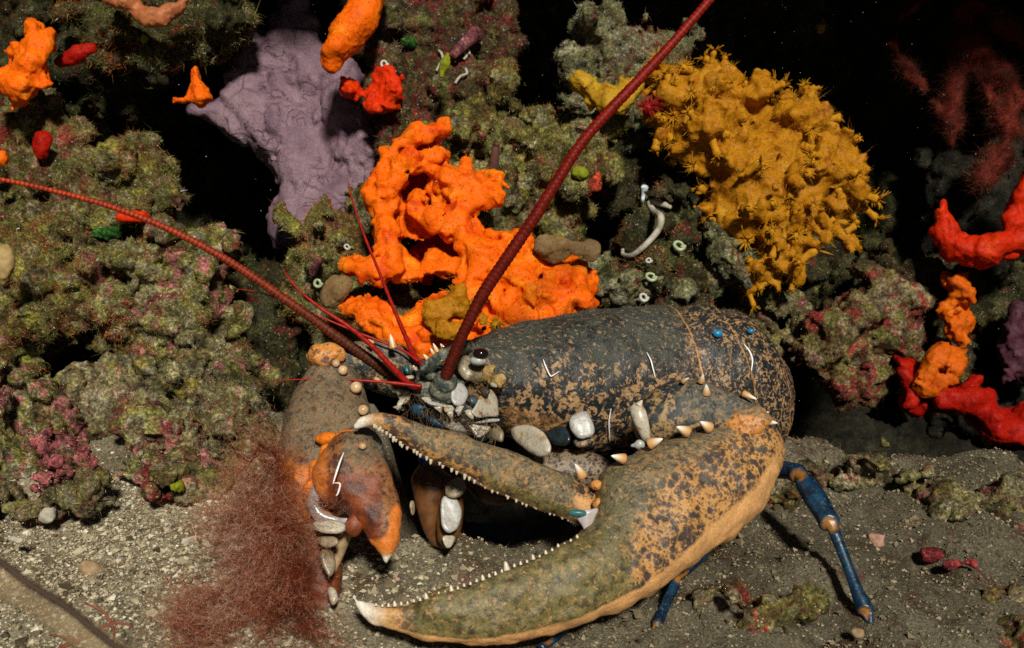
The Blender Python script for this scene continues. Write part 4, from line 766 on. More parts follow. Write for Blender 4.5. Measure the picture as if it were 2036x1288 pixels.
pl('antennal_scale', ZT([(1300, 390), (1330, 250), (1400, 235), (1480, 320), (1600, 360), (1680, 420), (1610, 490), (1500, 525), (1400, 535), (1330, 490)]), .618, SCALE, r=.0035, nz=((90, .002, 3),))
pl('hairy_lobe', ZT([(1480, 450), (1580, 352), (1690, 360), (1650, 425), (1765, 455), (1775, 520), (1720, 585), (1620, 545), (1555, 490)]), .612, OCHRE, r=.0028, nz=((120, .0022, 3), (300, .0008, 2)))
pl('hairy_lobe', ZT([(1600, 520), (1680, 500), (1720, 545), (1690, 590), (1620, 570)]), .609, WHITEB, r=.002)
for q_ in ([(860, 650), (1000, 600), (1065, 635), (1045, 725), (950, 705), (890, 690)], [(1000, 655), (1080, 690), (1190, 685), (1130, 755), (1020, 725)], [(1150, 480), (1260, 470), (1290, 540), (1200, 560)], [(900, 540), (1010, 520), (1060, 580), (960, 600)], [(940, 440), (1060, 420), (1120, 480), (1000, 510)]):
    pl('head_plate', ZT(q_), .600, HEAD, r=.0022, nz=((160, .0014, 3),), at=dict(silt=lambda x, y: .35 + 0 * x))
for q_ in ([(920, 378), (960, 370), (965, 425), (928, 425)], [(846, 372), (884, 372), (882, 412), (850, 406)], [(752, 470), (845, 458), (850, 490), (770, 500)]):
    pl('head_knob', ZT(q_), .597, WHITEB, r=.0014)
for q_ in ([(745, 370), (800, 350), (812, 430), (770, 440)], [(630, 480), (680, 490), (690, 535), (640, 530)]):
    pl('teal_patch', ZT(q_), .600, plain('teal_chitin', (.015, .11, .14), .35, 200, .6, .5), r=.0014)
_r = np.random.default_rng(18); n_ = 260; bx_ = _r.uniform(930, 1005, n_); by_ = _r.uniform(735, 770, n_)
V, Fq, A = strands(P(bx_, by_, np.full(n_, .609)), _r.normal(0, .8, (n_, 3)) - FW * .5, _r.uniform(.002, .005, n_), .00018, 4, 19, .3)
mk('hair_fringe', V, Fq, turf_mat('lobe_hair', [(0, (.08, .05, .02)), (.5, (.30, .22, .08)), (1, (.5, .42, .25))]), lob, A, smooth=False)
for px_, py_, d, rx, ry, nz in [(886, 772, .598, 24, 15, 12), (868, 786, .598, 26, 13, 12), (892, 790, .596, 20, 10, 12), (850, 776, .600, 18, 10, 10), (905, 762, .602, 18, 12, 12)]:
    blob('peduncle_segment', [ell(px_, py_, d, rx, ry, nz)], HEAD, lob, .0008, noise=((200, .0010, 3),), attrs=dict(silt=lambda x, y: .45 + 0 * x))
BROWNB = plain('brown_black_spot', (.05, .03, .02), .4, 200, .6, .5, .3); BLUEG = plain('slate_knob', (.05, .09, .12), .35, 200, .5, .5, .3)
pl('mouth_plate', ZH([(1080, 660), (1170, 650), (1230, 720), (1242, 800), (1190, 880), (1100, 902), (1040, 830), (1050, 720)]), .594, WHITE, r=.0034, gx=.02)
pl('mouth_plate', ZH([(780, 830), (860, 848), (1000, 878), (1110, 895), (1070, 960), (980, 912), (860, 896), (800, 868)]), .591, WHITE, r=.0016)
pl('mouth_plate', ZH([(965, 890), (1085, 932), (1050, 962), (980, 975)]), .590, WHITEB, r=.0014); pl('mouth_plate', ZH([(1090, 928), (1160, 930), (1110, 975)]), .590, WHITE, r=.0012)
pl('mouth_plate', ZH([(1370, 770), (1480, 700), (1540, 800), (1560, 930), (1575, 1020), (1450, 1006), (1320, 1034), (1255, 960), (1310, 900)]), .600, WHITEB, r=.003, gx=.02)
pl('mouth_plate', ZH([(1200, 1010), (1330, 1060), (1450, 1030), (1580, 1030), (1570, 1060), (1440, 1075), (1320, 1090), (1230, 1060)]), .599, WHITE, r=.0012)
pl('mouth_spot', ZH([(1350, 700), (1420, 678), (1482, 735), (1446, 792), (1380, 784)]), .5965, BROWNB, r=.0018); pl('mouth_spot', ZH([(1240, 790), (1330, 798), (1345, 870), (1270, 885)]), .594, BLUEG, r=.002)
pl('mouth_plate', ZH([(445, 690), (560, 722), (640, 765), (600, 865), (530, 885), (480, 800)]), .604, WHITEB, r=.0024, gx=-.02); pl('mouth_plate', ZH([(410, 905), (520, 872), (565, 955), (480, 935)]), .606, WHITEB, r=.0016)
for tri in [((846, 792), (858, 808), 8), ((866, 804), (878, 822), 9), ((890, 812), (898, 832), 9), ((915, 810), (912, 826), 8), ((930, 818), (940, 834), 8), ((800, 796), (790, 816), 7)]:
    (x0, y0), (x1, y1), w_ = tri; V, Fc, A = loft([(x0 - w_, y0, x0 + w_, y0 - 2, .593, 8), ((x0 + x1) / 2 - w_ * .8, (y0 + y1) / 2, (x0 + x1) / 2 + w_ * .8, (y0 + y1) / 2 - 2, .591, 8), (x1 - 1, y1, x1 + 1, y1 - 1, .592, 3)], 20, 6, bump=[(300, .0005, 3)]); mk('mouth_plate', V, Fc, WHITEB, lob)
_r = np.random.default_rng(8); n_ = 420; bx_ = _r.uniform(800, 990, n_); by_ = 800 + .45 * np.abs(bx_ - 800) * .55 + _r.uniform(-26, 26, n_)
V, Fq, A = strands(P(bx_, by_, np.full(n_, .594)), _r.normal(0, .6, (n_, 3)) - UP * .8 - FW * .5, _r.uniform(.003, .008, n_), .00028, 5, 9, .15)
mk('bristle_fringe', V, Fq, turf_mat('bristle', [(0, (.05, .03, .015)), (.5, (.20, .13, .07)), (1, (.45, .38, .28))]), lob, A, smooth=False)
BLUE = plain('blue_segment', (.010, .07, .14), .35, 130, .6, .5, .3)
pl('mouth_segment', ZH([(690, 815), (800, 825), (900, 955), (975, 1080), (965, 1145), (850, 1100), (760, 1020), (640, 965), (630, 880)]), .608, BLUE, r=.006, hz=.001)
pl('mouth_segment', ZH([(950, 965), (1120, 1035), (1260, 1185), (1080, 1165), (980, 1110)]), .604, plain('pale_segment', (.30, .27, .23), .45, 90, .4, .4, .4), r=.003)
pl('mouth_plate', ZH([(1165, 1028), (1290, 1046), (1475, 1092), (1485, 1165), (1335, 1255), (1265, 1145)]), .602, WHITEB, r=.003)
BROWN = plain('brown_segment', (.16, .075, .03), .4, 110, .6, .5, .3)
pl('mouth_segment', ZH([(1490, 1070), (1560, 1100), (1630, 1180), (1610, 1300), (1500, 1260), (1440, 1180)]), .606, SCALE, r=.003)
# white plates where the legs join the body
pl('leg_base', ZB([(320, 815), (430, 798), (520, 850), (552, 920), (550, 970), (480, 995), (400, 935), (335, 880)]), .622, WHITEB, r=.007, hz=.001, h=.0009, gx=-.01)
pl('leg_base', ZB([(650, 765), (745, 715), (785, 770), (805, 840), (790, 870), (715, 890), (665, 840)]), .620, WHITE, r=.005, hz=.001, h=.0009); pl('leg_base', ZB([(668, 885), (800, 868), (795, 915), (740, 935), (690, 930)]), .622, bpy.data.materials['carapace_shell'], r=.005)
pl('leg_base', ZB([(495, 850), (620, 795), (672, 880), (640, 925), (560, 912)]), .624, plain('black_blue_segment', (.012, .02, .026), .3, 200, .6, .5), r=.005)
blob('leg_base', [ell(1130, 935, .640, 90, 42, 40)], shell('belly_shell', (.24, .18, .12), (.03, .02, .015), 330, (.28, .36), silt=(.1, .09, .07)), lob, .0012)
# pale scratches on the shell
def mark(pts, r, Vs, parent, mat=SCRATCH, name='shell_scratch', lift=.0004):
    rows = [(x, y, front(Vs, x, y) - lift, r * k) for (x, y), k in zip(pts, np.interp(np.linspace(0, 1, len(pts)), [0, .25, .75, 1], [.35, 1, 1, .4]))]
    V, Fc, A = tube(rows, 8, 8, flat=.4); mk(name, V, Fc, mat, parent)
mark([(1080, 714), (1084, 726), (1093, 745), (1098, 747), (1112, 738)], 1.4, VBODY, lob); mark([(1286, 700), (1294, 716), (1299, 735), (1303, 751)], 1.4, VBODY, lob)
mark([(1479, 684), (1490, 698), (1496, 715), (1494, 738)], 1.7, VBODY, lob); mark([(1215, 812), (1211, 840), (1213, 880)], 1.5, VBODY, lob)
BLUEDOT = plain('bright_blue', (.015, .20, .42), .35, 300, .2, .5)
for x, y, rx in [(1427, 662, 9), (1492, 659, 6)]:
    blob('blue_spot', [ell(x, y, front(VBODY, x, y) - .0002, rx, rx * .75, 5)], BLUEDOT, lob, .0005, noise=((200, .0007, 2),))

# big claw in front
csec = [(701, 1182, 703, 1187, .510, 5), (717, 1192, 709, 1208, .509, 18), (770, 1203, 745, 1238, .507, 34), (850, 1187, 826, 1268, .506, 56), (930, 1161, 930, 1283, .507, 78), (1010, 1130, 1040, 1273, .512, 98), (1090, 1096, 1150, 1243, .520, 116), (1150, 1064, 1255, 1202, .530, 132), (1182, 1012, 1345, 1149, .542, 150),
        (1192, 950, 1425, 1093, .554, 165), (1245, 910, 1490, 1037, .566, 168), (1320, 878, 1536, 975, .576, 158), (1392, 862, 1555, 915, .583, 132), (1455, 856, 1548, 878, .588, 96), (1505, 856, 1528, 862, .590, 40)]
V, Fc, A = loft(csec, 112, 16, .92, bump=[(60, .0014, 3), (160, .0006, 3)], seed=11)
px, py, _ = proj(V); u, v = A['u'], A['v']; VCLAW = V
rim = np.maximum(.95 * sm(-.50, -.80, v) * sm(1570, 1530, px), .45 * sm(-.3, -.8, v) * sm(1250, 1400, px))
tip = sm(830, 705, px); green = sm(1330, 1180, px) * sm(760, 860, px) * sm(-.92, -.7, v)
silt = .75 * sm(-.15, .65, v) * sm(1130, 1240, px) * sm(1560, 1450, px) + .3 * sm(.2, .8, v) * sm(1200, 1300, px) * sm(1560, 1450, px) + .40 * sm(.35, .9, v) * sm(800, 900, px) * sm(1180, 1080, px)
claw = mk('claw', V, Fc, CLAW, lob, zeros(A, rim=rim, tip=tip, green=green, silt=np.clip(silt, 0, 1)), label='huge claw with an orange lower rim')
dsec = [(706, 846, 707, 850, .534, 4), (720, 831, 738, 846, .534, 20), (758, 822, 766, 860, .534, 34), (800, 828, 802, 886, .535, 46), (860, 848, 852, 914, .538, 56), (930, 868, 918, 945, .542, 64), (1000, 893, 982, 976, .546, 70), (1062, 915, 1045, 1003, .550, 74), (1120, 942, 1098, 1020, .553, 76), (1165, 968, 1140, 1040, .556, 72), (1195, 985, 1162, 1046, .558, 56), (1208, 998, 1182, 1038, .558, 30)]
V, Fc, A = loft(dsec, 72, 16, .95, bump=[(70, .0010, 3)], seed=12); px, py, _ = proj(V); u, v = A['u'], A['v']; VDAC = V
dact = mk('dactyl', V, Fc, CLAW, claw, zeros(A, tip=sm(780, 706, px), rim=.75 * sm(-.75, -.97, v) + .7 * sm(.8, .3, v) * sm(1100, 1170, px) * sm(1215, 1180, px), silt=sm(-.75, .1, v) * sm(780, 850, px) * sm(1170, 1110, px) * .95, green=.75 * sm(.2, -.5, v) * sm(900, 1000, px)))
blob('dactyl_hinge', [ell(1192, 1002, .5445, 15, 13, 12)], KNOB, claw); blob('dactyl_hinge', [ell(1186, 964, .549, 13, 11, 12)], KNOB, claw)
V, Fc, A = loft([(1164, 1012, 1146, 1030, .5345, 9), (1175, 1012, 1156, 1044, .5345, 12), (1186, 1010, 1164, 1058, .535, 8), (1190, 1012, 1170, 1060, .5355, 3)], 20, 8); mk('hinge_membrane', V, Fc, plain('hinge_mauve', (.40, .36, .36), .35, 160, .3, .5, .3), claw)
blob('hinge_membrane', [ell(1148, 1020, .5325, 20, 8, 7)], plain('teal_membrane', (.03, .13, .15), .35, 200, .4), claw)
r3 = np.random.default_rng(3)
cs = catmull(csec, 16); ds = catmull(dsec, 16)
big_t = {1008: 15, 900: 9, 850: 9, 790: 8, 958: 8, 1062: 7, 1110: 6}
for x in list(np.arange(748, 1150, 12.5)) + [1008]:
    i = np.abs(cs[:130, 0] - x).argmin(); y = cs[i, 1]; near = [q for q in big_t if abs(q - x) < 5]
    hgt = big_t[near[0]] if near else r3.uniform(2.2, 5)
    if x == 1008 or 1000 < x < 1016: hgt = 15 if x == 1008 else 0
    if hgt: cone('tooth', (x, y + 3), (x - hgt * .25, y - hgt), cs[i, 4] - .0035, 2.2 + hgt * .36, claw, TOOTH, n=8)
for s_ in np.arange(.115, .86, .0165):
    i = int(s_ * (len(ds) - 1)); x, y = ds[i, 2], ds[i, 3]; hgt = r3.uniform(2.6, 5.5) if r3.uniform() > .12 else r3.uniform(6.5, 9)
    x += r3.normal(0, 2)
    cone('tooth', (x, y - 5), (x - hgt * .2, y + hgt - 1), ds[i, 4] - .0035, 3.4 + .12 * hgt, claw, TOOTH, n=8)
for bx, by, tx, ty, d, r in [(1240, 912, 1215, 906, .552, 12), (1300, 884, 1268, 872, .556, 0), (1292, 882, 1318, 872, .560, 13), (1366, 858, 1345, 848, .566, 13), (1410, 850, 1392, 838, .568, 13), (1158, 946, 1143, 922, .545, 12)]:
    if r: d = front(VCLAW if bx > 1200 else VDAC, bx, by, 22) + .004; cone('spine', (bx, by), (tx, ty), d, r, claw, d2=d - .004)
# arm of the big claw
V, Fc, A = loft([(1258, 812, 1272, 872, .592, 60), (1285, 782, 1290, 885, .590, 110), (1330, 760, 1330, 890, .588, 130), (1390, 757, 1385, 880, .588, 130), (1450, 776, 1435, 872, .588, 118), (1500, 798, 1480, 868, .588, 100), (1530, 826, 1512, 862, .59, 64), (1540, 842, 1528, 856, .592, 24)], 64, 12, .95, bump=[(70, .001, 3)], seed=13)
px, py, _ = proj(V); VARM = V
arm = mk('arm', V, Fc, ARM, lob, zeros(A, silt=.9 * sm(1290, 1400, px) * sm(-.7, .2, A['v']), rim=.7 * sm(-.2, -.7, A['v']) * sm(1430, 1480, px)), label='thick arm carrying the huge claw')
blob('elbow_knob', [ell(1480, 842, .5745, 42, 27, 24), ell(1508, 832, .576, 26, 20, 20)], KNOB, arm, .0009, .006, noise=((90, .0022, 3),), attrs=dict(silt=lambda x, y: .75 * sm(836, 818, y - (x - 1480) * .2)))
V, Fc, A = loft([(1252, 812, 1266, 800, .574, 10), (1254, 824, 1282, 812, .572, 22), (1262, 846, 1290, 838, .571, 24), (1272, 866, 1293, 864, .572, 18), (1282, 878, 1292, 876, .574, 8)], 28, 8); mk('white_plate', V, Fc, WHITEB, arm)
cone('spine', (1270, 806), (1277, 795), .572, 8, arm, TOOTH)
blob('white_plate', [ell(1272, 884, .574, 11, 11, 8), ell(1256, 886, .575, 4, 4, 4)], WHITE, arm)
for bx, by, tx, ty, d, r in [(1394, 758, 1398, 744, .578, 8), (1404, 782, 1404, 764, .563, 10), (1358, 758, 1370, 751, .585, 6), (1478, 782, 1505, 794, .572, 8), (1522, 838, 1546, 841, .574, 9), (1520, 824, 1528, 818, .566, 7)]:
    d = front(VARM, bx, by, 22) + .003; cone('spine', (bx, by), (tx, ty), d, r, arm, d2=d - .004)
V, Fc, A = loft([(1520, 858, 1545, 856, .59, 30), (1530, 880, 1552, 880, .592, 50), (1540, 900, 1556, 910, .59, 30)], 24, 6); mk('joint_membrane', V, Fc, plain('mauve_membrane', (.34, .28, .27), .4, 150, .2), arm)

# second claw, held upright on the left
lsec = [(642, 716, 690, 712, .602, 40), (612, 738, 706, 738, .600, 92), (585, 790, 727, 790, .594, 130), (563, 850, 742, 842, .585, 152), (550, 920, 748, 905, .576, 152), (545, 990, 706, 985, .568, 138), (552, 1060, 690, 1055, .560, 118), (574, 1130, 684, 1118, .552, 98), (604, 1190, 676, 1172, .546, 76), (634, 1236, 672, 1198, .541, 52), (666, 1240, 684, 1206, .538, 30), (690, 1222, 693, 1214, .536, 6)]
V, Fc, A = loft(lsec, 88, 14, .95, bump=[(60, .0012, 3), (170, .0006, 3)], seed=14); px, py, _ = proj(V); v = A['v']
VLP = V; lcl = mk('claw', V, Fc, REDCLAW, lob, zeros(A, silt=np.clip(sm(960, 860, py - (px - 640) * .3) * 1.1, 0, 1), red=.8 * sm(1040, 1120, py), rim=.75 * sm(900, 960, py + (640 - px) * .3) * sm(1060, 1000, py) + .7 * sm(1180, 1230, py), tip=sm(676, 694, px) * sm(1190, 1205, py)), label='grey claw held upright, its lower half under red weed')
l2 = [(676, 876, 704, 872, .552, 24), (645, 898, 748, 884, .546, 72), (624, 945, 776, 938, .541, 98), (638, 990, 792, 988, .537, 98), (684, 1018, 798, 1030, .533, 82), (722, 1050, 795, 1062, .530, 60), (744, 1078, 785, 1090, .529, 40), (757, 1100, 775, 1108, .528, 20), (766, 1117, 769, 1118, .528, 5)]
V, Fc, A = loft(l2, 72, 14, bump=[(60, .0012, 3), (150, .0006, 3)], seed=15); px, py, _ = proj(V); v = A['v']
ld_V = V; ld = mk('dactyl', V, Fc, REDCLAW, lcl, zeros(A, silt=.75 * sm(960, 900, py) * sm(660, 700, px), red=.9 * sm(920, 960, py) * sm(780, 740, px), rim=np.clip(.8 * sm(768, 795, px + (py - 950) * .12) * sm(980, 1020, py) + .75 * sm(1055, 1085, py) + .55 * sm(680, 640, px), 0, 1), tip=sm(1092, 1112, py)))
blob('dactyl_tooth', [ell(703, 1046, .528, 17, 22, 14), ell(716, 1030, .53, 20, 22, 14)], REDCLAW, lcl, attrs=dict(red=lambda x, y: .85 + 0 * x))
blob('orange_joint', [ell(655, 872, .553, 32, 15, 16), ell(650, 905, .545, 18, 24, 14), ell(672, 900, .547, 12, 14, 10)], sponge('joint_orange', (.74, .19, .015), (.46, .07, .01), (.8, .34, .06), .1), lcl, noise=((90, .001, 3),))
blob('orange_joint', [ell(634, 945, .545, 20, 34, 14), ell(622, 985, .544, 20, 28, 14), ell(604, 1010, .550, 28, 42, 16), ell(690, 868, .546, 26, 12, 10)], bpy.data.materials['joint_orange'], lcl, noise=((90, .0016, 3),))
V, Fc, A = tube([(652, 935, .541, 4), (632, 965, .538, 9), (622, 1000, .537, 12), (636, 1026, .536, 12), (668, 1036, .536, 9), (692, 1034, .535, 4)], 14, 8, flat=.6); mk('joint_membrane', V, Fc, plain('grey_membrane', (.36, .34, .35), .22, 120, .3, .6), lcl)
mark([(684, 898), (676, 918), (668, 942), (662, 962)], 1.9, VD if False else V if False else P(np.array([684, 676, 668, 662.]), np.array([898, 918, 942, 962.]), np.array([.5255, .521, .5185, .517])), lcl)
mark([(664, 960), (676, 962), (672, 980), (668, 986)], 1.7, P(np.array([664, 676, 672, 668.]), np.array([960, 962, 980, 986.]), np.array([.5165, .516, .5155, .5155])), lcl)
for q in ([(622, 1034), (660, 1030), (692, 1044), (682, 1060), (640, 1062), (622, 1050)], [(628, 1065), (668, 1066), (676, 1082), (650, 1090), (632, 1082)], [(634, 1093), (662, 1092), (670, 1125), (656, 1152), (640, 1124)], [(650, 1166), (666, 1168), (672, 1192), (660, 1206)]):
    pl('molar_tooth', q, .527 if q[0][1] < 1150 else .522, WHITEB if q[0][1] < 1060 or q[0][1] > 1150 else SCALE, lcl, r=.003)
V, Fc, A = loft([(672, 1040, 710, 1036, .545, 20), (664, 1070, 704, 1056, .545, 30), (660, 1110, 690, 1090, .545, 26), (658, 1150, 668, 1140, .545, 10)], 24, 8); mk('joint_membrane', V, Fc, plain('tan_membrane', (.36, .25, .14), .4, 200, .35), lcl)
V, Fc, A = loft([(690, 852, 694, 880, .556, 30), (712, 846, 716, 886, .552, 50), (735, 852, 740, 900, .552, 50), (752, 880, 752, 935, .556, 30)], 28, 8); mk('joint_shell', V, Fc, HEAD, lcl, zeros(A, silt=.8 + 0 * A['u']))
blob('joint_bead', [ell(721, 886, front(ld_V, 721, 892, 14) + .001, 9, 8, 8)], BEAD, lcl)
for x, y, q in [(682, 736, 10), (708, 770, 12), (722, 815, 11), (668, 722, 8)]: blob('knob', [ell(x, y, front(VLP, x - 4, y, 16) + .0012, q, q, q)], BEAD, lcl, .0006)
V, Fc, A = loft([(612, 700, 616, 720, .606, 30), (640, 684, 640, 736, .604, 62), (690, 680, 696, 752, .606, 84), (735, 676, 742, 778, .61, 96), (785, 682, 795, 792, .618, 96), (838, 714, 838, 796, .63, 80), (880, 735, 880, 790, .64, 50)], 56, 12, bump=[(80, .001, 3)], seed=16)
px, py, _ = proj(V); larm = mk('arm', V, Fc, ARM, lob, zeros(A, silt=.9 * sm(.0, .5, A['v']) * sm(640, 690, px), rim=.8 * sm(668, 640, px)), label='arm of the upright claw, crossed by antennae')
blob('elbow_knob', [ell(650, 704, .5905, 36, 19, 20), ell(634, 714, .590, 22, 14, 14)], KNOB, larm, .0009, .005, noise=((90, .0022, 3),), attrs=dict(silt=lambda x, y: .5 * sm(660, 690, x)))
for bx, by, tx, ty, r in [(782, 692, 776, 664, 9), (742, 684, 727, 673, 7), (745, 752, 770, 768, 6), (690, 686, 684, 676, 5)]: cone('spine', (bx, by), (tx, ty), .592, r, larm)

# feeding limb in the shade under the head
LIMB = plain('amber_limb', (.12, .048, .016), .35, 130, .6, .5, .3)
V, Fc, A = loft([(838, 920, 850, 908, .590, 20), (818, 950, 880, 930, .588, 46), (822, 985, 905, 960, .586, 56), (830, 1020, 880, 1005, .584, 44), (840, 1050, 872, 1050, .583, 34), (858, 1080, 880, 1072, .583, 20), (880, 1092, 890, 1084, .583, 6)], 36, 10); fl = mk('feeding_limb', V, Fc, LIMB, lob)
V, Fc, A = loft([(880, 950, 920, 945, .580, 30), (876, 1000, 922, 995, .577, 40), (868, 1040, 920, 1040, .575, 40), (870, 1072, 912, 1068, .574, 30), (886, 1092, 896, 1088, .574, 8)], 36, 10); fl2 = mk('feeding_limb', V, Fc, LIMB, lob)
pl('white_plate', [(876, 985), (905, 984), (919, 1018), (912, 1050), (890, 1061), (876, 1040)], .5655, WHITE, fl2, r=.0024); pl('white_plate', [(882, 962), (914, 946), (930, 972), (908, 990), (886, 988)], .567, SCALE, fl2, r=.0024); pl('white_plate', [(877, 1064), (908, 1063), (898, 1090), (886, 1090)], .566, WHITEB, fl2, r=.002)
pl('white_plate', [(814, 996), (824, 994), (826, 1024), (816, 1026)], .578, SCALE, fl, r=.0016); blob('blue_spot', [ell(845, 915, .580, 14, 14, 8)], plain('deep_blue', (.012, .03, .16), .3, 200, .5), fl)
V, Fc, A = loft([(920, 950, 935, 975, .59, 20), (960, 962, 960, 998, .588, 34), (1000, 975, 990, 1005, .586, 30), (1030, 985, 1020, 1000, .586, 10)], 28, 8); mk('feeding_limb', V, Fc, LIMB, lob)

# walking legs
def leg(rows, joints, tipy):
    V, Fc, A = tube(rows, 20, 14, flat=.85); x, y, _ = proj(V); j = np.zeros(len(V))
    for jx, jy, jr in joints: j = np.maximum(j, sm(jr, jr * .5, np.hypot(x - jx, y - jy) + 7 * vnoise(V * 260, 4)))
    V = V + vnormals(V, Fc) * (.0012 * j[:, None]); return mk('walking_leg', V, Fc, LEG, lob, dict(joint=j * .9))
l1 = leg([(1440, 925, .640, 20), (1520, 930, .612, 20), (1570, 936, .594, 18), (1586, 942, .588, 20), (1594, 950, .583, 15), (1602, 962, .579, 20), (1622, 992, .573, 23), (1640, 1022, .567, 21), (1650, 1040, .563, 22), (1655, 1048, .561, 14), (1661, 1062, .559, 12), (1674, 1095, .555, 11), (1692, 1142, .549, 11), (1706, 1180, .544, 13.5), (1718, 1206, .541, 17), (1722, 1214, .540, 18), (1725, 1222, .539, 11), (1732, 1240, .537, 7)], [(1588, 946, 16), (1652, 1043, 18), (1722, 1216, 16)], 1236)
l2_ = leg([(1440, 1010, .60, 16), (1400, 1090, .575, 16), (1352, 1140, .560, 14), (1345, 1156, .555, 11), (1322, 1205, .545, 10.5), (1304, 1248, .536, 12), (1292, 1278, .528, 8)], [(1350, 1142, 22), (1298, 1256, 24)], 1280)
leg([(1250, 1000, .60, 16), (1215, 1080, .585, 15), (1130, 1235, .545, 12), (1075, 1290, .525, 9)], [(1090, 1270, 16)], 1290)

# antennae
ANT = M('antenna_red', .5, .16); st = ANT.mth('FRACT', ANT.mth('MULTIPLY', ANT.attr('len'), 1 / .0027))
c = ANT.ramp(ANT.attr('u'), [(0, (.075, .010, .004)), (.25, (.10, .008, .003)), (.6, (.17, .007, .003)), (1, (.21, .008, .004))])
c = ANT.mix(1., c, ANT.ramp(st, [(0, .35), (.22, .9), (.7, 1.25), (.92, .6)]), 'MULTIPLY'); ANT.col(ANT.mix(1., c, ANT.ramp(ANT.noise(300, 4), [(.3, .65), (.7, 1.3)]), 'MULTIPLY')); ANT = ANT.m
ANTO = M('antenna_orange_red', .5, .16); st = ANTO.mth('FRACT', ANTO.mth('MULTIPLY', ANTO.attr('len'), 1 / .0024))
c = ANTO.ramp(ANTO.attr('u'), [(0, (.060, .024, .010)), (.22, (.09, .020, .008)), (.4, (.20, .024, .007)), (.75, (.36, .035, .008)), (1, (.42, .04, .01))])
c = ANTO.mix(1., c, ANTO.ramp(st, [(0, .3), (.25, .85), (.7, 1.3), (.92, .55)]), 'MULTIPLY'); ANTO.col(ANTO.mix(1., c, ANTO.ramp(ANTO.noise(300, 4), [(.3, .65), (.7, 1.3)]), 'MULTIPLY')); ANTO = ANTO.m
THIN = plain('antennule_red', (.30, .010, .006), .4, 300, .3, .2, .2)
def rings(p, a): return lambda l: 1 + a * (((l / p) % 1.0) - .5)
V, Fc, A = tube([(878, 770, .594, 10.20), (885, 752, .592, 11.56), (905, 700, .588, 11.90), (928, 648, .584, 11.56), (962, 582, .580, 12.80), (1010, 510, .576, 12.40), (1060, 436, .573, 12.00), (1110, 356, .571, 11.20), (1155, 286, .570, 10.40), (1210, 222, .570, 11.04), (1280, 148, .571, 10.12), (1345, 76, .573, 9.20), (1425, -16, .576, 8.28), (1520, -120, .58, 6.90)], 18, 34, rings(.0027, .16)); mk('antenna', V, Fc, ANT, lob, A)
V, Fc, A = tube([(835, 776, .602, 8.26), (800, 757, .600, 10.32), (740, 718, .596, 10.66), (680, 676, .592, 10.32), (620, 632, .589, 9.63), (560, 590, .586, 8.94), (500, 548, .584, 8.26), (440, 510, .582, 7.57), (370, 472, .580, 6.88), (290, 436, .578, 6.19), (200, 404, .576, 5.50), (110, 380, .574, 4.82), (40, 364, .572, 4.47), (-40, 350, .57, 4.13), (-160, 335, .57, 3.44)], 16, 30, rings(.0024, .16)); mk('antenna', V, Fc, ANTO, lob, A)
for rows in [[(838, 722, .606, 4.96), (826, 712, .604, 6.20), (806, 668, .600, 4.65), (780, 606, .597, 3.72), (752, 536, .594, 3.10), (722, 462, .591, 2.48), (700, 396, .589, 1.86), (690, 352, .588, 0.74)],
             [(838, 770, .592, 5.58), (815, 764, .590, 6.20), (780, 730, .586, 5.89), (740, 688, .583, 5.27), (692, 648, .580, 4.34), (640, 614, .578, 3.41), (598, 580, .576, 2.48), (574, 553, .575, 1.86), (562, 534, .574, 0.74)],
             [(832, 718, .602, 3.10), (800, 696, .600, 2.73), (750, 676, .598, 2.48), (690, 652, .597, 2.23), (620, 622, .596, 1.86), (560, 596, .595, 1.36), (510, 580, .594, 1.12), (470, 574, .594, 0.62)],
             [(838, 768, .590, 4.34), (790, 762, .588, 3.72), (730, 757, .586, 2.48), (670, 754, .584, 1.74), (600, 754, .582, 1.24), (536, 757, .581, 0.62)]]:
    V, Fc, A = tube(rows, 10, 16, rings(.0014, .18)); mk('antennule', V, Fc, THIN, lob)

# ------------------------------------------------------------------ red filamentous weed in front of the left claw
RWEED = turf_mat('red_filament', [(0, (.045, .007, .003)), (.25, (.17, .027, .009)), (.45, (.30, .085, .040)), (.7, (.42, .20, .125)), (1, (.52, .36, .28))])
r4 = np.random.default_rng(12)
def cloud(clumps, n):
    rs, ds = [], []; wsum = sum(c[4] for c in clumps)
    for x, y, d, rad, w, (dx, dy, dz) in clumps:
        k = int(n * w / wsum); q = r4.normal(size=(k, 3)); q /= np.linalg.norm(q, axis=1, keepdims=True); o = q * (r4.uniform(0, 1, (k, 1)) ** .5) * rad * d / F
        rs.append(P(x, y, d) + o); ds.append(q * .9 + np.array(dx) * RT + np.array(dy) * UP - np.array(dz) * FW + r4.normal(0, .35, (k, 3)))
    return np.vstack(rs), np.vstack(ds)
cl = [(545, 950, .532, 36, .9, (-.5, .35, .3)), (505, 1045, .528, 50, 2.0, (-.7, .1, .4)), (570, 1040, .522, 34, .7, (-.2, .1, .5)), (520, 1130, .522, 50, 2, (-.6, -.1, .5)), (585, 1150, .512, 34, .8, (.2, -.1, .5)), (460, 1215, .512, 54, 2, (-.6, -.1, .5)), (560, 1240, .505, 46, 1.2, (.2, -.2, .4)), (415, 1285, .505, 60, 1.7, (-.5, .1, .4))]
tc_, td_ = cloud(cl, 330); i_ = r4.integers(0, len(tc_), 5600); ro_ = tc_[i_] + r4.normal(0, .0022, (5600, 3)); di_ = td_[i_] / np.linalg.norm(td_[i_], axis=1, keepdims=True) + r4.normal(0, .30, (5600, 3))
V, Fq, A = strands(ro_, di_, r4.uniform(.010, .034, len(ro_)), .00012, 8, 13, .40, 24, .0026)
mk('red_weed', V, Fq, RWEED, attrs=A, smooth=False, label='fluffy reddish brown weed billowing over the lower half of the upright claw', cat='seaweed')

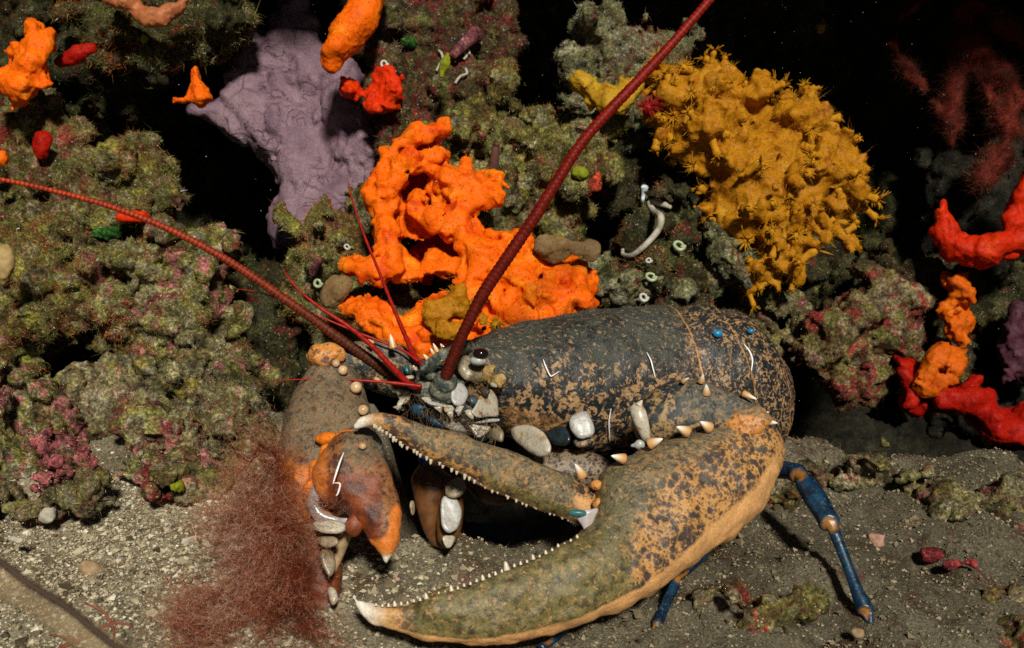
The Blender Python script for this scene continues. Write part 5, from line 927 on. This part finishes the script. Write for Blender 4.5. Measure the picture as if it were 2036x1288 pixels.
# ------------------------------------------------------------------ foreground stalk and twig, lower left
STALK = M('tan_stalk', .6, .3, .2, (.8, .4, .2), .004); STALK.col(STALK.ramp(STALK.noise(60, 5), [(.3, (.16, .105, .05)), (.6, (.30, .215, .115)), (.75, (.36, .28, .17))])); STALK.bump(STALK.noise(160, 4), .3, .001); STALK.b.inputs['Alpha'].default_value = .38; STALK = STALK.m
V, Fc, A = tube([(-120, 1075, .275, 34), (-20, 1140, .275, 34), (80, 1200, .275, 33), (180, 1270, .275, 32), (300, 1360, .275, 30)], 24, 10, flat=.6)
st_ = thing('kelp_stalk', 'blurred tan stalk with a dark upper edge crossing the lower left corner', 'seaweed', base_of(V)); mk('blade', V, Fc, STALK, st_)
V, Fc, A = tube([(-120, 1040, .270, 6), (-10, 1108, .269, 7), (60, 1162, .269, 7), (130, 1205, .269, 7), (200, 1262, .269, 7), (300, 1335, .269, 6)], 10, 10); mk('rib', V, Fc, plain('dark_rib', (.035, .014, .006), .6, 150, .4), st_)
V, Fq, A = join([tube([(x, y, .47, q) for x, y, q in pts], 7, 6) for pts in ([(120, 1288, 4), (170, 1268, 3), (220, 1240, 3), (262, 1243, 2)], [(170, 1200, 2), (205, 1215, 3), (222, 1240, 3)], [(222, 1240, 3), (228, 1265, 2), (215, 1290, 2)], [(100, 1262, 2), (150, 1270, 3)])])
mk('red_twig', V, Fq, plain('twig_red', (.20, .05, .025), .6, 200, .3), label='thin red branching twig behind the tan stalk in the corner', cat='seaweed')

# ------------------------------------------------------------------ small things on the rocks
CREAM = plain('worm_tube_cream', (.40, .37, .30), .6, 260, .3, .3, .6)
def on(Vs, x, y, lift=.002): return front(Vs, x, y, 10) - lift
RV = np.vstack(ROCKV); _m = proj(RV); RV = RV[(_m[0] > -50) & (_m[0] < 2086) & (_m[1] > -50)]
def tubes_on(name, label, pts, r, mat, cat, lift=.0025, rr=None):
    rows = [(x, y, on(RV, x, y) - lift + .002, r * k) for (x, y), k in zip(pts, rr or [1] * len(pts))]
    V, Fc, A = tube(rows, 10, 8); return mk(name, V, Fc, mat, label=label, cat=cat)
tubes_on('worm_tube', 'cream coloured crooked worm tube on the mossy rock under the yellow colony', [(1335, 412), (1312, 404), (1292, 402), (1300, 420), (1314, 432), (1308, 458), (1284, 486), (1258, 507), (1240, 506), (1238, 494)], 6.5, CREAM, 'worm tube', .004, [.7, 1, .8, 1, 1.15, 1, .95, .85, .7, .5])
tubes_on('worm_tube', 'short white tube with a bluish cup above the crooked worm tube', [(1277, 402), (1279, 390), (1281, 378), (1282, 372)], 5.5, plain('white_cup', (.50, .58, .62), .4, 300, .2), 'worm tube', .006, [.6, .8, 1.2, 1.3])
tubes_on('worm_tube', 'thin white squiggling worm tube left of the pink cone', [(868, 140), (874, 128), (880, 118), (878, 106), (872, 100)], 2.6, CREAM, 'worm tube')
tubes_on('worm_tube', 'thin pale curled worm tube right of the lemon green streak', [(922, 118), (928, 110), (924, 102), (930, 96), (934, 108)], 2.6, CREAM, 'worm tube')
tubes_on('worm_tube', 'fine pale worm tube lying across the maroon rock below the curl', [(905, 165), (915, 152), (928, 146), (926, 136)], 2.8, CREAM, 'worm tube')
def ring_shell(label, x, y, r, mat, tilt=.5):
    a = np.linspace(0, 2 * math.pi * 1.15, 26); d = on(RV, x, y, .004); q = r * (1 - .45 * a / 7.2) * (1 + .10 * np.sin(a * 2.3 + x))
    V, Fc, A = tube([(x + q_ * math.cos(t), y + q_ * math.sin(t) * .85, d - .0012 * t / 6, r * .42 * (1 - .5 * t / 7.3)) for t, q_ in zip(a, q)], 10, 2); mk('coiled_shell', V, Fc, mat, label=label, cat='shell')
GREENW = plain('greenish_shell', (.34, .40, .24), .35, 200, .4, .5, .3, .2); WSH = plain('white_shell', (.50, .49, .43), .4, 200, .2)
ring_shell('coiled white and green shell on the mossy rock below the worm tube', 1350, 487, 11, GREENW); ring_shell('lime tinted coiled shell on the pale ledge', 1294, 549, 10, GREENW); ring_shell('tiny white coiled shell between the two green ones', 1290, 517, 6, WSH)
ring_shell('small white coiled shell left of the orange sponge', 690, 490, 6, WSH); ring_shell('pale green coiled shell beside the tan lump by the orange sponge', 632, 562, 9, GREENW); ring_shell('white coiled shell at the tip of the ragged orange sponge', 764, 126, 8, WSH)
ring_shell('dull white coiled shell low on the pale ledge', 1280, 590, 9, WSH)
tubes_on('crusted_cone', 'pinkish maroon ringed cone leaning right on the maroon rock', [(900, 112), (912, 98), (930, 82), (946, 68), (952, 62)], 14, encrust('cone_crust', (.05, .012, .014), (.20, .06, .07), (.38, .24, .24), [], .7, seed=15), 'shell', .010, [.55, .8, .95, 1.15, .9])
tubes_on('crusted_finger', 'pink speckled stubby finger on the mossy rock left of the orange sponge', [(622, 545), (628, 530), (636, 516)], 10, bpy.data.materials['cone_crust'], 'coralline alga', .006, [.7, 1, .7])
tubes_on('crusted_finger', 'dark brown stub standing at the right end of the orange sponge crest', [(978, 345), (982, 322), (986, 295), (988, 284)], 9, plain('brown_stub', (.09, .03, .022), .7, 200, .4), 'sponge', .02, [1, 1, .9, .5])
GA = encrust('green_alga', (.006, .025, .004), (.018, .09, .010), (.06, .20, .03), [], .2, seed=16)
for k, (lab, x, y, rx, ry) in enumerate([('dark green tuft under the long left antenna', 212, 466, 34, 16), ('dim green tuft below the small three pointed sponge', 392, 240, 24, 12), ('bright green blot on the maroon rock', 815, 88, 14, 10), ('yellow green sprig on the brown nodule above the sand', 352, 966, 14, 9), ('lime coloured dot under the shaggy rock at the top left', 288, 78, 8, 9)]):
    d = on(RV, x, y, .003); V, Q = solid([ell(x, y, d, rx, ry, 10)], .0011, .003, [(110, .003, 3)], 400 + k, [(400, .0008, 2)])
    t_ = thing('green_alga', lab, 'seaweed', base_of(V)); mk('tuft', V, Q, GA if k < 3 else bpy.data.materials['lime_sponge'], t_)
sponge_obj('tan_sponge', 'fleshy peach coloured frill at the top edge above the shaggy rock', chain([(225, -6, .84, 14), (262, 10, .84, 14), (300, 34, .838, 14), (325, 36, .838, 12), (352, 20, .84, 12), (372, -6, .84, 14)]), plain('peach_frill', (.36, .12, .045), .5, 120, .35, .2, .4, .3), h=.0012, noise=((60, .003, 2),))
sponge_obj('tan_sponge', 'pale ochre knob at the left edge below the long antenna', [ell(6, 530, .715, 24, 44, 20)], plain('ochre_knob', (.34, .24, .10), .6, 100, .4, .2, .6), h=.0014, noise=((60, .003, 3),))
for k, (lab, x, y, r_, c_) in enumerate([('smooth white egg shaped pebble on the pale sand', 224, 1166, 14, 0), ('angular white shell chip at the upper part of the pale sand', 96, 1024, 17, 1), ('cream shell chip by the left edge of the sand', 30, 1072, 13, 1), ('tan rounded pebble left of the white egg shaped one', 180, 1130, 22, 2), ('pale pebble on the grey sand at the lower right', 1702, 1256, 9, 2), ('small tan pebble near the foot of the blue leg', 1595, 1215, 12, 2), ('pinkish pebble right of the dark rubble', 1742, 1072, 15, 3)]):
    d = gdepth(y) - .004; V, Q = solid([ell(x, y, d, r_, r_ * .8, r_ * .8), ell(x + r_ * .5, y + r_ * .2, d, r_ * .6, r_ * .5, r_ * .6)], .0009, .002 if c_ != 1 else .0005, [(150, .0016, 2)], 500 + k)
    mk('pebble' if c_ != 1 else 'shell_chip', V, Q, [WSH, CREAM, plain('tan_pebble', (.30, .20, .11), .7, 300, .4, .3, .6), plain('pink_pebble', (.36, .20, .15), .7, 200, .4, .3, .6)][c_], label=lab, cat='pebble' if c_ != 1 else 'shell')
# thin brown turf film on the sand: nobody could count it
ys_ = np.linspace(.40, .70, 150); xs_ = np.linspace(-.42, .42, 420); V, Q = grid(xs_, ys_, gfine)
b1 = blades(V[:, :], Q, 1.6e6, .0016, .00035, 91, face=-1, clump=16, bald=.10, maxn=60000)
mk('sand_turf', b1[0], b1[1], turf_mat('turf_sand', [(0, (.03, .018, .010)), (.4, (.11, .07, .04)), (.75, (.22, .16, .10)), (1, (.45, .40, .32))]), attrs=b1[2], smooth=False, kind='stuff', label='thin brown turf growing in patches on the sand', cat='turf')

# marine snow: specks drifting in the water, nobody could count them
r6 = np.random.default_rng(77); n_ = 700; C = P(r6.uniform(-100, 2136, n_), r6.uniform(-100, 1200, n_), r6.uniform(.55, 1.05, n_)); C = C[C[:, 2] > .05]; n_ = len(C)
t_ = np.array([[1, 1, 1], [-1, -1, 1], [-1, 1, -1], [1, -1, -1.]]); V = (C[:, None] + t_[None] * (r6.uniform(.00008, .00028, n_))[:, None, None] * r6.uniform(.5, 1.3, (n_, 4, 1))).reshape(-1, 3)
mk('marine_snow', V, (np.array([[0, 1, 2], [0, 3, 1], [0, 2, 3], [1, 3, 2]])[None] + 4 * np.arange(n_)[:, None, None]).reshape(-1, 3), plain('snow_speck', (.40, .42, .38), .8, 300, .2, .2, 0), smooth=False, kind='stuff', label='fine pale specks drifting in the dark water', cat='particles')
